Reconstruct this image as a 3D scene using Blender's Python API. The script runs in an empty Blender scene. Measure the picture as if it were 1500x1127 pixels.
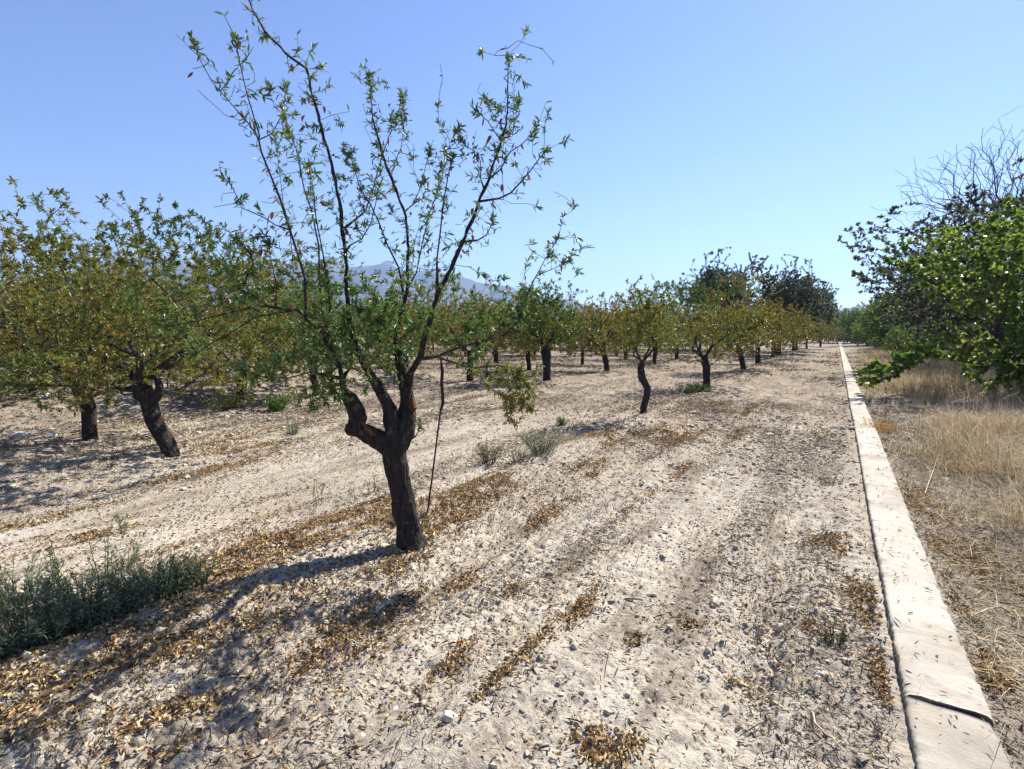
import bpy, math, random
import numpy as np
from mathutils import Vector
random.seed(7); RNG = np.random.default_rng(11)
SC = bpy.context.scene
COL = SC.collection
pi = math.pi

# ------------------------------------------------------------------ camera geometry
F = 760.0; H = 1.6; HY = 489.0
PITCH = math.atan((563.5 - HY) / F)
def _ray(px, py):
    x = (px - 750) / F; y = -(py - 563.5) / F
    c, s = math.cos(PITCH), math.sin(PITCH)
    return x, y * c - s, c + y * s
_v = _ray(1226, HY); YAW = math.atan2(_v[0], _v[2])
CY, SY = math.cos(YAW), math.sin(YAW)
def to_world(x, f): return (x * CY - f * SY, x * SY + f * CY)
def at_depth(px, py, d):                      # point on the sight line, d metres ahead
    x, u, f = _ray(px, py); t = d / f
    w = to_world(x * t, d)
    return np.array([w[0], w[1], H + u * t])
def on_ground(px, py, z=0.0):
    x, u, f = _ray(px, py); t = (z - H) / u
    return np.array([*to_world(x * t, f * t), z])
def depth_of(p): return -p[0] * SY + p[1] * CY

SUN_AZ = math.radians(12.0); SUN_EL = math.radians(45.0)

# ------------------------------------------------------------------ noise
def _h(ix, iy, iz, seed):
    n = (ix * 374761393 + iy * 668265263 + iz * 1274126177 + seed * 974634791) & 0xFFFFFFFF
    n = ((n ^ (n >> 13)) * 1274126177) & 0xFFFFFFFF
    n = ((n ^ (n >> 16)) * 2246822519) & 0xFFFFFFFF
    return ((n ^ (n >> 15)) & 0xFFFFFF) / float(0xFFFFFF) * 2 - 1
def noise2(x, y, seed=0):
    x = np.asarray(x, float); y = np.asarray(y, float)
    ix = np.floor(x).astype(np.int64); iy = np.floor(y).astype(np.int64)
    fx = x - ix; fy = y - iy
    ux = fx * fx * fx * (fx * (fx * 6 - 15) + 10); uy = fy * fy * fy * (fy * (fy * 6 - 15) + 10)
    a = _h(ix, iy, 0, seed); b = _h(ix + 1, iy, 0, seed); c = _h(ix, iy + 1, 0, seed); d = _h(ix + 1, iy + 1, 0, seed)
    return (a + (b - a) * ux) * (1 - uy) + (c + (d - c) * ux) * uy
def noise3(P, seed=0):
    i = np.floor(P).astype(np.int64); f = P - i; u = f * f * (3 - 2 * f)
    r = 0
    for dx in (0, 1):
        for dy in (0, 1):
            for dz in (0, 1):
                w = (u[:, 0] if dx else 1 - u[:, 0]) * (u[:, 1] if dy else 1 - u[:, 1]) * (u[:, 2] if dz else 1 - u[:, 2])
                r = r + w * _h(i[:, 0] + dx, i[:, 1] + dy, i[:, 2] + dz, seed)
    return r
def fbm(x, y, octv=4, seed=0, gain=0.5):
    r = 0; a = 1.0; s = 1.0
    for k in range(octv):
        r = r + a * noise2(x * s + 17.3 * k, y * s - 9.1 * k, seed + k); a *= gain; s *= 2.03
    return r
def smooth(a, b, x):
    t = np.clip((x - a) / (b - a), 0, 1); return t * t * (3 - 2 * t)

# ------------------------------------------------------------------ mesh helpers
def mesh_np(name, V, faces_idx, k, mat, parent=None, colors=None, shade=False, mats=None):
    """V (n,3); faces_idx flat int array of k-gons (or list of (array,k))"""
    me = bpy.data.meshes.new(name)
    V = np.ascontiguousarray(V, dtype=np.float32)
    groups = faces_idx if isinstance(faces_idx, list) else [(faces_idx, k)]
    loops = np.concatenate([np.asarray(g[0], np.int32).ravel() for g in groups])
    starts = []; off = 0
    for g, kk in groups:
        n = np.asarray(g).size // kk
        starts.append(off + np.arange(n, dtype=np.int32) * kk); off += n * kk
    starts = np.concatenate(starts)
    me.vertices.add(len(V)); me.vertices.foreach_set('co', V.ravel())
    me.loops.add(len(loops)); me.loops.foreach_set('vertex_index', loops)
    me.polygons.add(len(starts)); me.polygons.foreach_set('loop_start', starts)
    if shade: me.polygons.foreach_set('use_smooth', np.ones(len(starts), bool))
    else: me.polygons.foreach_set('use_smooth', np.zeros(len(starts), bool))
    me.update(calc_edges=True)
    if colors is not None:
        at = me.attributes.new('tint', 'FLOAT_COLOR', 'POINT')
        c = np.ones((len(V), 4), np.float32); c[:, :3] = colors
        at.data.foreach_set('color', c.ravel())
    for m in (mats or [mat]): me.materials.append(m)
    o = bpy.data.objects.new(name, me); COL.objects.link(o)
    if parent is not None: o.parent = parent
    return o
def tag(o, label=None, cat=None, group=None, kind=None):
    if label: o['label'] = label
    if cat: o['category'] = cat
    if group: o['group'] = group
    if kind: o['kind'] = kind
    return o
def empty(name, loc=(0, 0, 0), rz=0, s=1):
    o = bpy.data.objects.new(name, None); COL.objects.link(o)
    o.location = loc; o.rotation_euler = (0, 0, rz); o.scale = (s, s, s); o.empty_display_size = .1
    return o
CR = random.Random(77)
def copy_tree(root, loc, rz, s=1.0):
    r = root.copy(); COL.objects.link(r); r.location = loc; r.rotation_euler = (0, 0, rz); r.scale = (s * CR.uniform(.9, 1.12), s * CR.uniform(.9, 1.12), s * CR.uniform(.9, 1.12))
    for ch in [c for c in root.children]:
        c = ch.copy(); COL.objects.link(c); c.parent = r
    return r

# ------------------------------------------------------------------ materials
def srgb(r, g, b):
    f = lambda c: (c / 255 / 12.92) if c / 255 <= 0.04045 else ((c / 255 + 0.055) / 1.055) ** 2.4
    return (f(r), f(g), f(b))
class NT:
    def __init__(s, name):
        s.m = bpy.data.materials.new(name); s.m.use_nodes = True; s.t = s.m.node_tree; s.t.nodes.clear()
        s.out = s.n('ShaderNodeOutputMaterial')
    def n(s, typ, **kw):
        nd = s.t.nodes.new(typ)
        for k, v in kw.items():
            if k.startswith('i_'):
                key = k[2:]; key = int(key) if key.isdigit() else key.replace('_', ' ')
                nd.inputs[key].default_value = v
            else: setattr(nd, k, v)
        return nd
    def l(s, a, b): s.t.links.new(a, b)
    def noise(s, vec, scale, detail=4, rough=.55):
        nd = s.n('ShaderNodeTexNoise', i_Scale=scale, i_Detail=detail, i_Roughness=rough)
        s.l(vec, nd.inputs['Vector']); return nd.outputs['Fac']
    def ramp(s, fac, stops):
        r = s.n('ShaderNodeValToRGB'); e = r.color_ramp.elements
        while len(e) < len(stops): e.new(0.5)
        for el, (p, c) in zip(e, stops):
            el.position = p; el.color = (*c, 1) if len(c) == 3 else c
        s.l(fac, r.inputs['Fac']); return r.outputs['Color']
    def mix(s, fac, a, b, mode='MIX'):
        x = s.n('ShaderNodeMix', data_type='RGBA', blend_type=mode)
        for sock, v in ((x.inputs['Factor'], fac), (x.inputs['A'], a), (x.inputs['B'], b)):
            if isinstance(v, (int, float)): sock.default_value = v
            elif isinstance(v, tuple): sock.default_value = (*v, 1)
            else: s.l(v, sock)
        return [o for o in x.outputs if o.type == 'RGBA'][0]
    def math(s, op, a, b=0.0):
        x = s.n('ShaderNodeMath', operation=op)
        for i, v in enumerate((a, b)):
            if isinstance(v, (int, float)): x.inputs[i].default_value = v
            else: s.l(v, x.inputs[i])
        return x.outputs[0]
    def bump(s, h, strength, dist):
        b = s.n('ShaderNodeBump', i_Strength=strength, i_Distance=dist); s.l(h, b.inputs['Height']); return b.outputs['Normal']
    def bsdf(s, col, rough=.9, normal=None, spec=.3):
        p = s.n('ShaderNodeBsdfPrincipled')
        if isinstance(col, tuple): p.inputs['Base Color'].default_value = (*col, 1)
        else: s.l(col, p.inputs['Base Color'])
        if isinstance(rough, (int, float)): p.inputs['Roughness'].default_value = rough
        else: s.l(rough, p.inputs['Roughness'])
        p.inputs['Specular IOR Level'].default_value = spec
        if normal is not None: s.l(normal, p.inputs['Normal'])
        return p
def obj_coord(t):
    return t.n('ShaderNodeTexCoord').outputs['Object']

def leaf_material(name, transl=.3, rough=.45, spec=.4):
    t = NT(name)
    a = t.n('ShaderNodeAttribute', attribute_name='tint')
    col = a.outputs['Color']
    p = t.bsdf(col, rough, None, spec)
    tr = t.n('ShaderNodeBsdfTranslucent')
    hs = t.n('ShaderNodeHueSaturation', i_Hue=.49, i_Saturation=1.1, i_Value=1.25); t.l(col, hs.inputs['Color'])
    t.l(hs.outputs['Color'], tr.inputs['Color'])
    mx = t.n('ShaderNodeMixShader', i_Fac=transl); t.l(p.outputs[0], mx.inputs[1]); t.l(tr.outputs[0], mx.inputs[2])
    t.l(mx.outputs[0], t.out.inputs['Surface'])
    return t.m
M_LEAF = leaf_material('leaf_green', .32, .42, .45)
M_BROADLEAF = leaf_material('leaf_broad', .38, .45, .35)
M_DRYLEAF = leaf_material('leaf_dry', .12, .75, .2)
M_STRAW = leaf_material('straw', .2, .7, .25)

def bark_material(name, c1, c2, scale=1.0):
    t = NT(name); co = obj_coord(t)
    mp = t.n('ShaderNodeMapping'); mp.inputs['Scale'].default_value = (1, 1, .28); t.l(co, mp.inputs['Vector'])
    n1 = t.noise(mp.outputs[0], 38 * scale, 6, .65); n2 = t.noise(co, 7 * scale, 3)
    v = t.n('ShaderNodeTexVoronoi', feature='DISTANCE_TO_EDGE', i_Scale=26 * scale); t.l(mp.outputs[0], v.inputs['Vector'])
    col = t.ramp(n1, [(.3, c1), (.7, c2)])
    col = t.mix(t.math('MULTIPLY', n2, .5), col, tuple(x * .55 for x in c1))
    col = t.mix(t.ramp(t.noise(co, 16 * scale, 5, .7), [(.56, (0,) * 3), (.66, (.7,) * 3)]), col, tuple(x * 2.1 for x in c2))
    h = t.math('ADD', t.math('MULTIPLY', n1, .7), t.math('MULTIPLY', t.math('MINIMUM', v.outputs['Distance'], .22), 1.6))
    p = t.bsdf(col, .92, t.bump(h, .9, .02), .15)
    t.l(p.outputs[0], t.out.inputs['Surface']); return t.m
M_BARK = bark_material('almond_bark', (.017, .014, .0125), (.066, .055, .048))
M_TWIG = bark_material('almond_twig', (.025, .02, .02), (.085, .065, .058))
M_GREYBARK = bark_material('grey_bark', (.04, .034, .034), (.12, .105, .10))
M_CUT = bark_material('cut_wood', (.07, .03, .016), (.22, .10, .05))

def plain(name, col, rough=.8, var=.25, scale=20, bump=.3, spec=.3, dist=.004):
    t = NT(name); co = obj_coord(t); n = t.noise(co, scale, 5)
    c = t.ramp(n, [(.25, tuple(x * (1 - var) for x in col)), (.75, tuple(min(1, x * (1 + var)) for x in col))])
    p = t.bsdf(c, rough, t.bump(n, bump, dist), spec); t.l(p.outputs[0], t.out.inputs['Surface']); return t.m
M_STONE = plain('stone', (.5, .46, .4), .95, .3, 9, .6, .2, .02)
M_HOSE = plain('black_plastic', (.012, .012, .013), .5, .2, 30, .1)
M_STICK = plain('dry_stick', (.12, .09, .07), .9, .35, 40, .4, .2)

def tint_material(name, rough=.95, spec=.15):
    t = NT(name); a = t.n('ShaderNodeAttribute', attribute_name='tint')
    co = obj_coord(t); n = t.noise(co, 90, 3)
    c = t.mix(.35, a.outputs['Color'], t.ramp(n, [(.2, (.5, .5, .5)), (.8, (1, 1, 1))]), 'MULTIPLY')
    p = t.bsdf(c, rough, t.bump(n, .4, .004), spec); t.l(p.outputs[0], t.out.inputs['Surface']); return t.m
M_CLOD = tint_material('clod')

# ground: pale chalky soil in the field, browner on the verge
def ground_material():
    t = NT('soil'); co = obj_coord(t)
    sep = t.n('ShaderNodeSeparateXYZ'); t.l(co, sep.inputs[0]); X = sep.outputs['X']
    big = t.noise(co, .55, 4); mid = t.noise(co, 3.2, 5, .6); fine = t.noise(co, 26, 6, .65); vf = t.noise(co, 120, 4, .6)
    soil = t.ramp(mid, [(.28, (.40, .345, .262)), (.5, (.53, .47, .372)), (.72, (.62, .565, .465))])
    soil = t.mix(t.ramp(fine, [(.36, (.6,) * 3), (.52, (0,) * 3)]), soil, (.23, .19, .145))
    crumb = t.noise(co, 62, 5, .7)
    pm = t.ramp(mid, [(.42, (1,) * 3), (.62, (.25,) * 3)])
    soil = t.mix(t.mix(1.0, t.ramp(crumb, [(.36, (.95,) * 3), (.43, (0,) * 3)]), pm, 'MULTIPLY'), soil, (.115, .09, .07))
    ms = t.n('ShaderNodeMapping'); ms.inputs['Scale'].default_value = (1, .16, 1); t.l(co, ms.inputs['Vector'])
    stk = t.noise(ms.outputs[0], 3.4, 5, .65)
    soil = t.mix(t.ramp(stk, [(.50, (0,) * 3), (.62, (.8,) * 3)]), soil, (.20, .155, .11))
    soil = t.mix(t.ramp(stk, [(.30, (.6,) * 3), (.42, (0,) * 3)]), soil, (.64, .59, .495))
    # decomposed litter stains
    st = t.math('ADD', t.math('MULTIPLY', big, .75), t.math('MULTIPLY', mid, .35))
    soil = t.mix(t.ramp(st, [(.50, (0,) * 3), (.72, (.65,) * 3)]), soil, (.27, .225, .18))
    # far part of the field lies under more stubble
    dist = t.n('ShaderNodeVectorMath', operation='LENGTH'); t.l(co, dist.inputs[0])
    soil = t.mix(t.ramp(t.math('MULTIPLY', dist.outputs['Value'], .02), [(.07, (0,) * 3), (.4, (.85,) * 3)]), soil, (.26, .205, .145))
    fm = t.ramp(t.noise(co, 1.7, 6, .7), [(.40, (0,) * 3), (.56, (1,) * 3)])
    soil = t.mix(t.mix(1.0, fm, t.ramp(t.math('MULTIPLY', dist.outputs['Value'], .02), [(.1, (0,) * 3), (.3, (.7,) * 3)]), 'MULTIPLY'), soil, (.155, .12, .085))
    verge = t.ramp(mid, [(.3, (.20, .165, .125)), (.55, (.31, .265, .205)), (.75, (.46, .40, .31))])
    verge = t.mix(t.ramp(fine, [(.35, (.5,) * 3), (.65, (0,) * 3)]), verge, (.14, .11, .085))
    xn = t.math('ADD', X, t.math('MULTIPLY', t.math('SUBTRACT', mid, .5), .5))
    f = t.n('ShaderNodeMapRange', i_1=.5, i_2=.75); t.l(xn, f.inputs[0])
    col = t.mix(f.outputs[0], soil, verge)
    h = t.math('ADD', t.math('MULTIPLY', fine, .55), t.math('MULTIPLY', crumb, .6))
    p = t.bsdf(col, .97, t.bump(h, .95, .03), .12)
    t.l(p.outputs[0], t.out.inputs['Surface']); return t.m
M_SOIL = ground_material()

def concrete_material():
    t = NT('concrete'); co = obj_coord(t)
    mp = t.n('ShaderNodeMapping'); mp.inputs['Scale'].default_value = (1, 3.5, 1); t.l(co, mp.inputs['Vector'])
    big = t.noise(co, 1.6, 5); fine = t.noise(co, 60, 6, .7); streak = t.noise(mp.outputs[0], 7, 5, .6)
    c = t.ramp(big, [(.3, (.24, .207, .16)), (.46, (.39, .352, .285)), (.7, (.47, .438, .37))])
    c = t.mix(t.ramp(streak, [(.3, (.55,) * 3), (.5, (0,) * 3)]), c, (.40, .34, .28))
    c = t.mix(t.ramp(fine, [(.3, (.5,) * 3), (.42, (0,) * 3)]), c, (.22, .19, .16))
    sep = t.n('ShaderNodeSeparateXYZ'); t.l(co, sep.inputs[0])
    moss = t.math('ADD', t.math('MULTIPLY', fine, .5), t.math('MULTIPLY', big, .5))
    lo = t.n('ShaderNodeMapRange', i_1=.088, i_2=.06); t.l(sep.outputs['Z'], lo.inputs[0])
    c = t.mix(t.math('MULTIPLY', lo.outputs[0], .8), c, (.13, .11, .075))
    c = t.mix(t.ramp(t.noise(co, 4.5, 6, .7), [(.52, (0,) * 3), (.66, (.65,) * 3)]), c, (.29, .22, .15))
    h = t.math('ADD', t.math('MULTIPLY', streak, .7), t.math('MULTIPLY', fine, .8))
    p = t.bsdf(c, .93, t.bump(h, .6, .009), .2); t.l(p.outputs[0], t.out.inputs['Surface']); return t.m
M_CONC = concrete_material()

# ------------------------------------------------------------------ ground
KX0, KX1 = .318, .603           # kerb faces
def height(x, y):
    x = np.asarray(x, float); y = np.asarray(y, float)
    r = np.hypot(x, y)
    wob = .12 * noise2(x * .3, y * .35, 41)
    field = smooth(.30, .12, x)
    track = np.exp(-((x + 5.0 + wob * 2) / 1.0) ** 4)                       # smooth cart track
    rough = field * (1 - .85 * track)
    h = .05 * fbm(x * .25, y * .25, 2, 3)
    h = h * smooth(.2, 1.2, np.abs(x - .43))
    # furrows running along the rows
    h = h + rough * .034 * np.sin((x + wob) * 2 * pi / .62) * smooth(12, 3, np.abs(x + 1)) * (.6 + .6 * noise2(x * .9, y * .25, 44))
    h = h + .11 * np.exp(-((x + 2.85 + wob) / .55) ** 2) * field          # ridge under the first row
    h = h + .06 * np.exp(-((x + 7.6 + wob) / .6) ** 2)
    h = h - .05 * track
    h = h + .38 * smooth(-11.2, -12.6, x + wob * 4) * smooth(30, 6, y)     # bank at the left
    det = smooth(45, 8, r)
    pat = .25 + .95 * smooth(-.15, .45, fbm(x * 1.3, y * .7, 3, 46))
    h = h + det * rough * (.014 * fbm(x * 2.4, y * 2.4, 3, 8) + .018 * np.abs(fbm(x * 7, y * 7, 3, 12)) )
    n = noise2(x * 16, y * 16, 31); h = h + smooth(20, 5, r) * (.25 + .75 * rough) * .009 * pat * np.maximum(n, -.2)
    n = noise2(x * 36, y * 36, 32); h = h + smooth(12, 3, r) * (.2 + .8 * rough) * .0085 * pat * n + smooth(9, 2.5, r) * (.2 + .8 * rough) * .006 * pat * noise2(x * 75, y * 75, 33)
    verge = smooth(.58, 1.0, x)
    h = h + verge * (.03 + .05 * fbm(x * 1.3, y * 1.3, 3, 55)) + .14 * smooth(1.3, 3.5, x) + .05 * smooth(4.5, 2.8, y) * smooth(.58, .7, x) - .05 * np.exp(-((x - .95) / .22) ** 2)
    # soil meets both faces of the kerb below its top
    h = np.where((x > -.1) & (x < .33), h * smooth(.33, -.1, x) * .9 + .045 * smooth(.0, .3, x) + .012 * noise2(x * 14, y * 14, 66) * smooth(-.1, .1, x), h)
    h = np.where((x >= .33) & (x < .58), -.05, h)
    h = np.where((x >= .58) & (x < .8), h * smooth(.58, .8, x) + .045 * smooth(.8, .58, x), h)
    return h * 1.0
def hz(x, y): return float(height(np.array([x]), np.array([y]))[0])

A0 = pi / 2 + YAW
th = np.concatenate([np.arange(-62, 62, .21), np.arange(62, 298, 3.0)]) * pi / 180 + A0
rr = [.25]
while rr[-1] < 55: rr.append(rr[-1] * 1.0046)
while rr[-1] < 5200: rr.append(rr[-1] * 1.09)
rr = np.array(rr)
R, T = np.meshgrid(rr, th, indexing='ij')
X = R * np.cos(T); Y = R * np.sin(T)
Z = height(X, Y) * smooth(400, 60, R)
V = np.stack([X.ravel(), Y.ravel(), Z.ravel()], 1)
nr, nt = R.shape
i, j = np.meshgrid(np.arange(nr - 1), np.arange(nt), indexing='ij')
j2 = (j + 1) % nt
Fq = np.stack([i * nt + j, (i + 1) * nt + j, (i + 1) * nt + j2, i * nt + j2], -1).reshape(-1, 4)
V = np.vstack([V, [[0, 0, hz(0, 0)]]])
c = len(V) - 1; jj = np.arange(nt)
Ft = np.stack([np.full(nt, c), jj, (jj + 1) % nt], 1)
g = mesh_np('ground', V, [(Fq, 4), (Ft, 3)], None, M_SOIL, shade=True)
tag(g, kind='structure')

# ------------------------------------------------------------------ concrete kerb
def slab_points(y0a, y0b, y1a, y1b, top, parent, seed, step):
    """y0a/y0b: near end at left/right face; y1a/y1b: far end"""
    n = max(4, int((y1a - y0a) / step))
    U = [0, 0, .02, .07, .2, .35, .5, .65, .8, .93, .98, 1, 1]; m = len(U)
    t = np.linspace(0, 1, n + 1)[:, None]; u = np.array(U)[None]
    ya = y0a + (y1a - y0a) * t; yb = y0b + (y1b - y0b) * t
    Yk = ya + (yb - ya) * u; Yk = Yk + .006 * noise2(u * 9 + seed, 0 * t + seed) * ((t < .001) | (t > .999))
    Xk = KX0 + (KX1 - KX0) * u + .004 * np.sin(Yk * .7 + 1) * (Yk < 30)
    edge = np.clip((np.abs(u - .5) - .4) / .1, 0, 1)
    rag = .0035 * fbm(Yk * 22, u * 3 + seed, 3, 60) + .0035 * fbm(Yk * 70, u * 3 + seed, 2, 63)
    Xk = Xk + np.where(u < .5, 1, -1) * edge * (np.abs(rag) * 1.3 - .002)
    Zk = top + .0035 * fbm(Yk * 6, Xk * 6, 3, 61) + .0018 * fbm(Yk * 30, Xk * 30, 2, 62) - edge * (.002 + .022 * smooth(.5, .95, np.abs(fbm(Yk * 9, u + seed, 3, 64))))
    Zk = Zk + 0 * u
    Zk[:, 0] = -.14; Zk[:, -1] = -.14
    Zk[:, 1] -= .012; Zk[:, -2] -= .012
    V = np.stack([Xk, Yk, Zk], -1).reshape(-1, 3)
    i, j = np.meshgrid(np.arange(n), np.arange(m - 1), indexing='ij')
    Fs = np.stack([i * m + j, i * m + j + 1, (i + 1) * m + j + 1, (i + 1) * m + j], -1).reshape(-1, 4)
    caps = [list(range(m)), [n * m + q for q in range(m)][::-1]]
    return mesh_np('kerb_slab', V, [(Fs, 4), (np.array(caps), m)], None, M_CONC, parent, shade=True)
kerb = tag(empty('concrete_kerb', (0, 0, 0)), 'long low pale concrete kerb dividing the orchard soil from the grassy verge', 'kerb')
L1 = on_ground(1336, 1017, .09)[1]; R1 = on_ground(1447, 1050, .09)[1]; J = on_ground(1266, 709, .09)[1]
slab_points(-3.5, -3.5, L1 - .009, R1 - .02, .084, kerb, 1, .02)
slab_points(L1, R1, J - .006, J - .006, .096, kerb, 2, .015)
yk = J
for q in range(9):
    y2 = yk + (2.35, 2.6, 2.2, 2.9)[q % 4]
    slab_points(yk, yk, y2 - .007, y2 - .007 + .02 * math.sin(q * 2.1), .0945 + .002 * math.sin(q * 1.7), kerb, 3 + q, .03 if q < 3 else .07); yk = y2
slab_points(yk + .03, yk + .03, 30, 30, .096, kerb, 14, .1)
slab_points(30.012, 30.012, 98, 98, .1, kerb, 5, .6)

# ------------------------------------------------------------------ skeletons, tubes, leaves
class Skel:
    def __init__(s):
        s.P = []; s.par = []; s.r = []; s.fix = []; s.tips = []; s.seg = []
    step = .09
    def add(s, p, par, r=None, seg=0):
        s.P.append(np.asarray(p, float)); s.par.append(par); s.fix.append(r); s.seg.append(seg); return len(s.P) - 1
    def line(s, pts, start, seg=0):
        """pts: list of (vec, radius); resampled; returns last index"""
        i = start
        prev = s.P[start] if start >= 0 else None; pr = s.fix[start] if start >= 0 else None
        for p, r in pts:
            p = np.asarray(p, float)
            if prev is not None:
                d = np.linalg.norm(p - prev); k = max(1, int(d / s.step))
                for q in range(1, k + 1):
                    t = q / k; rad = None if r is None else ((pr if pr is not None else r) * (1 - t) + r * t)
                    i = s.add(prev + (p - prev) * t, i, rad, seg)
            else: i = s.add(p, -1, r, seg)
            prev, pr = p, r
        return i
    def grow(s, A, bf=.35, step=.14, jit=.22, lift=.0, rng=None, order=None, minnode=0):
        rng = rng or RNG
        root = s.P[minnode]
        n0 = len(s.P); cap = n0 + len(A) * 14
        NP = np.zeros((cap, 3)); NP[:n0] = np.array(s.P)
        PL = np.zeros(cap)
        for i in range(n0):
            p = s.par[i]
            if p >= 0: PL[i] = PL[p] + np.linalg.norm(NP[i] - NP[p])
        n = n0
        A = A[np.argsort(np.linalg.norm(A - root, axis=1))]
        for a in A:
            D = np.linalg.norm(NP[minnode:n] - a, axis=1)
            b = int(np.argmin(D + bf * PL[minnode:n])) + minnode; d = float(np.linalg.norm(NP[b] - a))
            k = max(1, int(d / step)); i = b; base = NP[b].copy()
            off = rng.normal(0, 1, 3) * jit * d * .5
            for q in range(1, k + 1):
                if n >= cap: break
                t = q / k
                p = base + (a - base) * t + off * math.sin(t * pi) * .5 + np.array([0, 0, lift * d * math.sin(t * pi)]) + (rng.normal(0, .012, 3) if q < k else 0)
                NP[n] = p; PL[n] = PL[i] + np.linalg.norm(p - NP[i])
                s.add(p, i); i = n; n += 1
            s.tips.append(i)
    def radii(s, r0=.0022, e=2.3, mx=None):
        n = len(s.P); acc = np.zeros(n); R = np.zeros(n); s.kids = [[] for _ in range(n)]
        for i in range(n - 1, -1, -1):
            R[i] = max(r0, acc[i] ** (1 / e)) if acc[i] > 0 else r0
            if s.fix[i] is not None: R[i] = s.fix[i]
            elif mx: R[i] = min(R[i], mx)
            p = s.par[i]
            if p >= 0: acc[p] += R[i] ** e; s.kids[p].append(i)
        for i in range(n):
            p = s.par[i]
            if p >= 0 and s.fix[i] is None and R[i] > R[p]: R[i] = R[p]
        s.R = R
    def paths(s):
        out = []; stack = [0]
        roots = [i for i, p in enumerate(s.par) if p < 0]
        todo = [(r, None) for r in roots]
        while todo:
            i, par = todo.pop()
            path = ([par] if par is not None else []) + [i]
            while s.kids[i]:
                ks = sorted(s.kids[i], key=lambda k: -(s.R[k] + (1 if s.seg[k] == s.seg[i] and s.fix[k] is not None else 0)))
                for k in ks[1:]: todo.append((k, i))
                path.append(ks[0]); i = ks[0]
            out.append(path)
        return out

def sweep(P, R, sides, V, Fq, Ft, bulge=0.0, seed=0, r_end=None):
    n = len(P); base = len(V)
    t0 = P[1] - P[0]; t0 = t0 / (np.linalg.norm(t0) + 1e-9)
    u = np.cross(t0, (0.31, .87, .12)); u /= np.linalg.norm(u) + 1e-9
    for k in range(n):
        t = P[min(k + 1, n - 1)] - P[max(k - 1, 0)]; t = t / (np.linalg.norm(t) + 1e-9)
        u = u - t * np.dot(u, t); u /= np.linalg.norm(u) + 1e-9
        w = np.cross(t, u)
        for q in range(sides):
            a = 2 * pi * q / sides; r = R[k]
            if bulge: r *= 1 + bulge * (math.sin(q * 2.4 + k * .33 + seed) * .5 + math.sin(q * 5.1 - k * .71 + seed * 2) * .35 + random.uniform(-.3, .3))
            V.append(P[k] + (u * math.cos(a) + w * math.sin(a)) * r)
    for k in range(n - 1):
        for q in range(sides):
            q2 = (q + 1) % sides
            Fq.append((base + k * sides + q, base + k * sides + q2, base + (k + 1) * sides + q2, base + (k + 1) * sides + q))
    # end cap
    c = len(V); V.append(P[-1] + (P[-1] - P[-2]) / (np.linalg.norm(P[-1] - P[-2]) + 1e-9) * R[-1] * .4)
    for q in range(sides): Ft.append((base + (n - 1) * sides + q, base + (n - 1) * sides + (q + 1) % sides, c))

def wood(sk, root, thr, mat_t, mat_b, origin, trunk_name='trunk', sides=10, seg_names=None, thin=3):
    """splits paths by their thickness: thick ones are trunk (and limbs), thin ones branches"""
    P = np.array(sk.P) - origin
    sets = {}
    for path in sk.paths():
        first = path[1] if len(path) > 1 else path[0]
        rs = sk.R[first]
        if seg_names and sk.seg[first] in seg_names and sk.fix[first] is not None: key = (seg_names[sk.seg[first]], sk.seg[first])
        else: key = (trunk_name, 0) if rs > thr else ('branches', 0)
        V, Fq, Ft = sets.setdefault(key, ([], [], []))
        R = [sk.R[i] for i in path]
        if path[0] != first and len(R) > 1: R[0] = R[1]
        if len(path) < 2: continue
        s_ = (sides * 2 if sides > 12 else sides) if rs > .045 else (7 if rs > .02 else (5 if rs > .008 else thin))
        sweep([P[i] for i in path], R, s_, V, Fq, Ft, bulge=(.13 if rs > .045 else .08 if rs > .015 else 0), seed=len(V))
    res = []
    for (nm, _), (V, Fq, Ft) in sets.items():
        if not Fq: continue
        if sides > 12 and nm != 'branches':
            V = np.array(V); dv = lambda f, q: np.stack([noise3(V * f + q + 7 * c, 5 + c) for c in range(3)], 1)
            V = V + dv(13.0, 3) * .008 + dv(34.0, 9) * .005 + dv(np.array([60., 60, 18]), 4) * .003
        o = mesh_np(nm, np.array(V), [(np.array(Fq), 4), (np.array(Ft), 3)], None, mat_b if nm == 'branches' else mat_t, root, shade=True)
        res.append(o)
    return res

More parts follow.
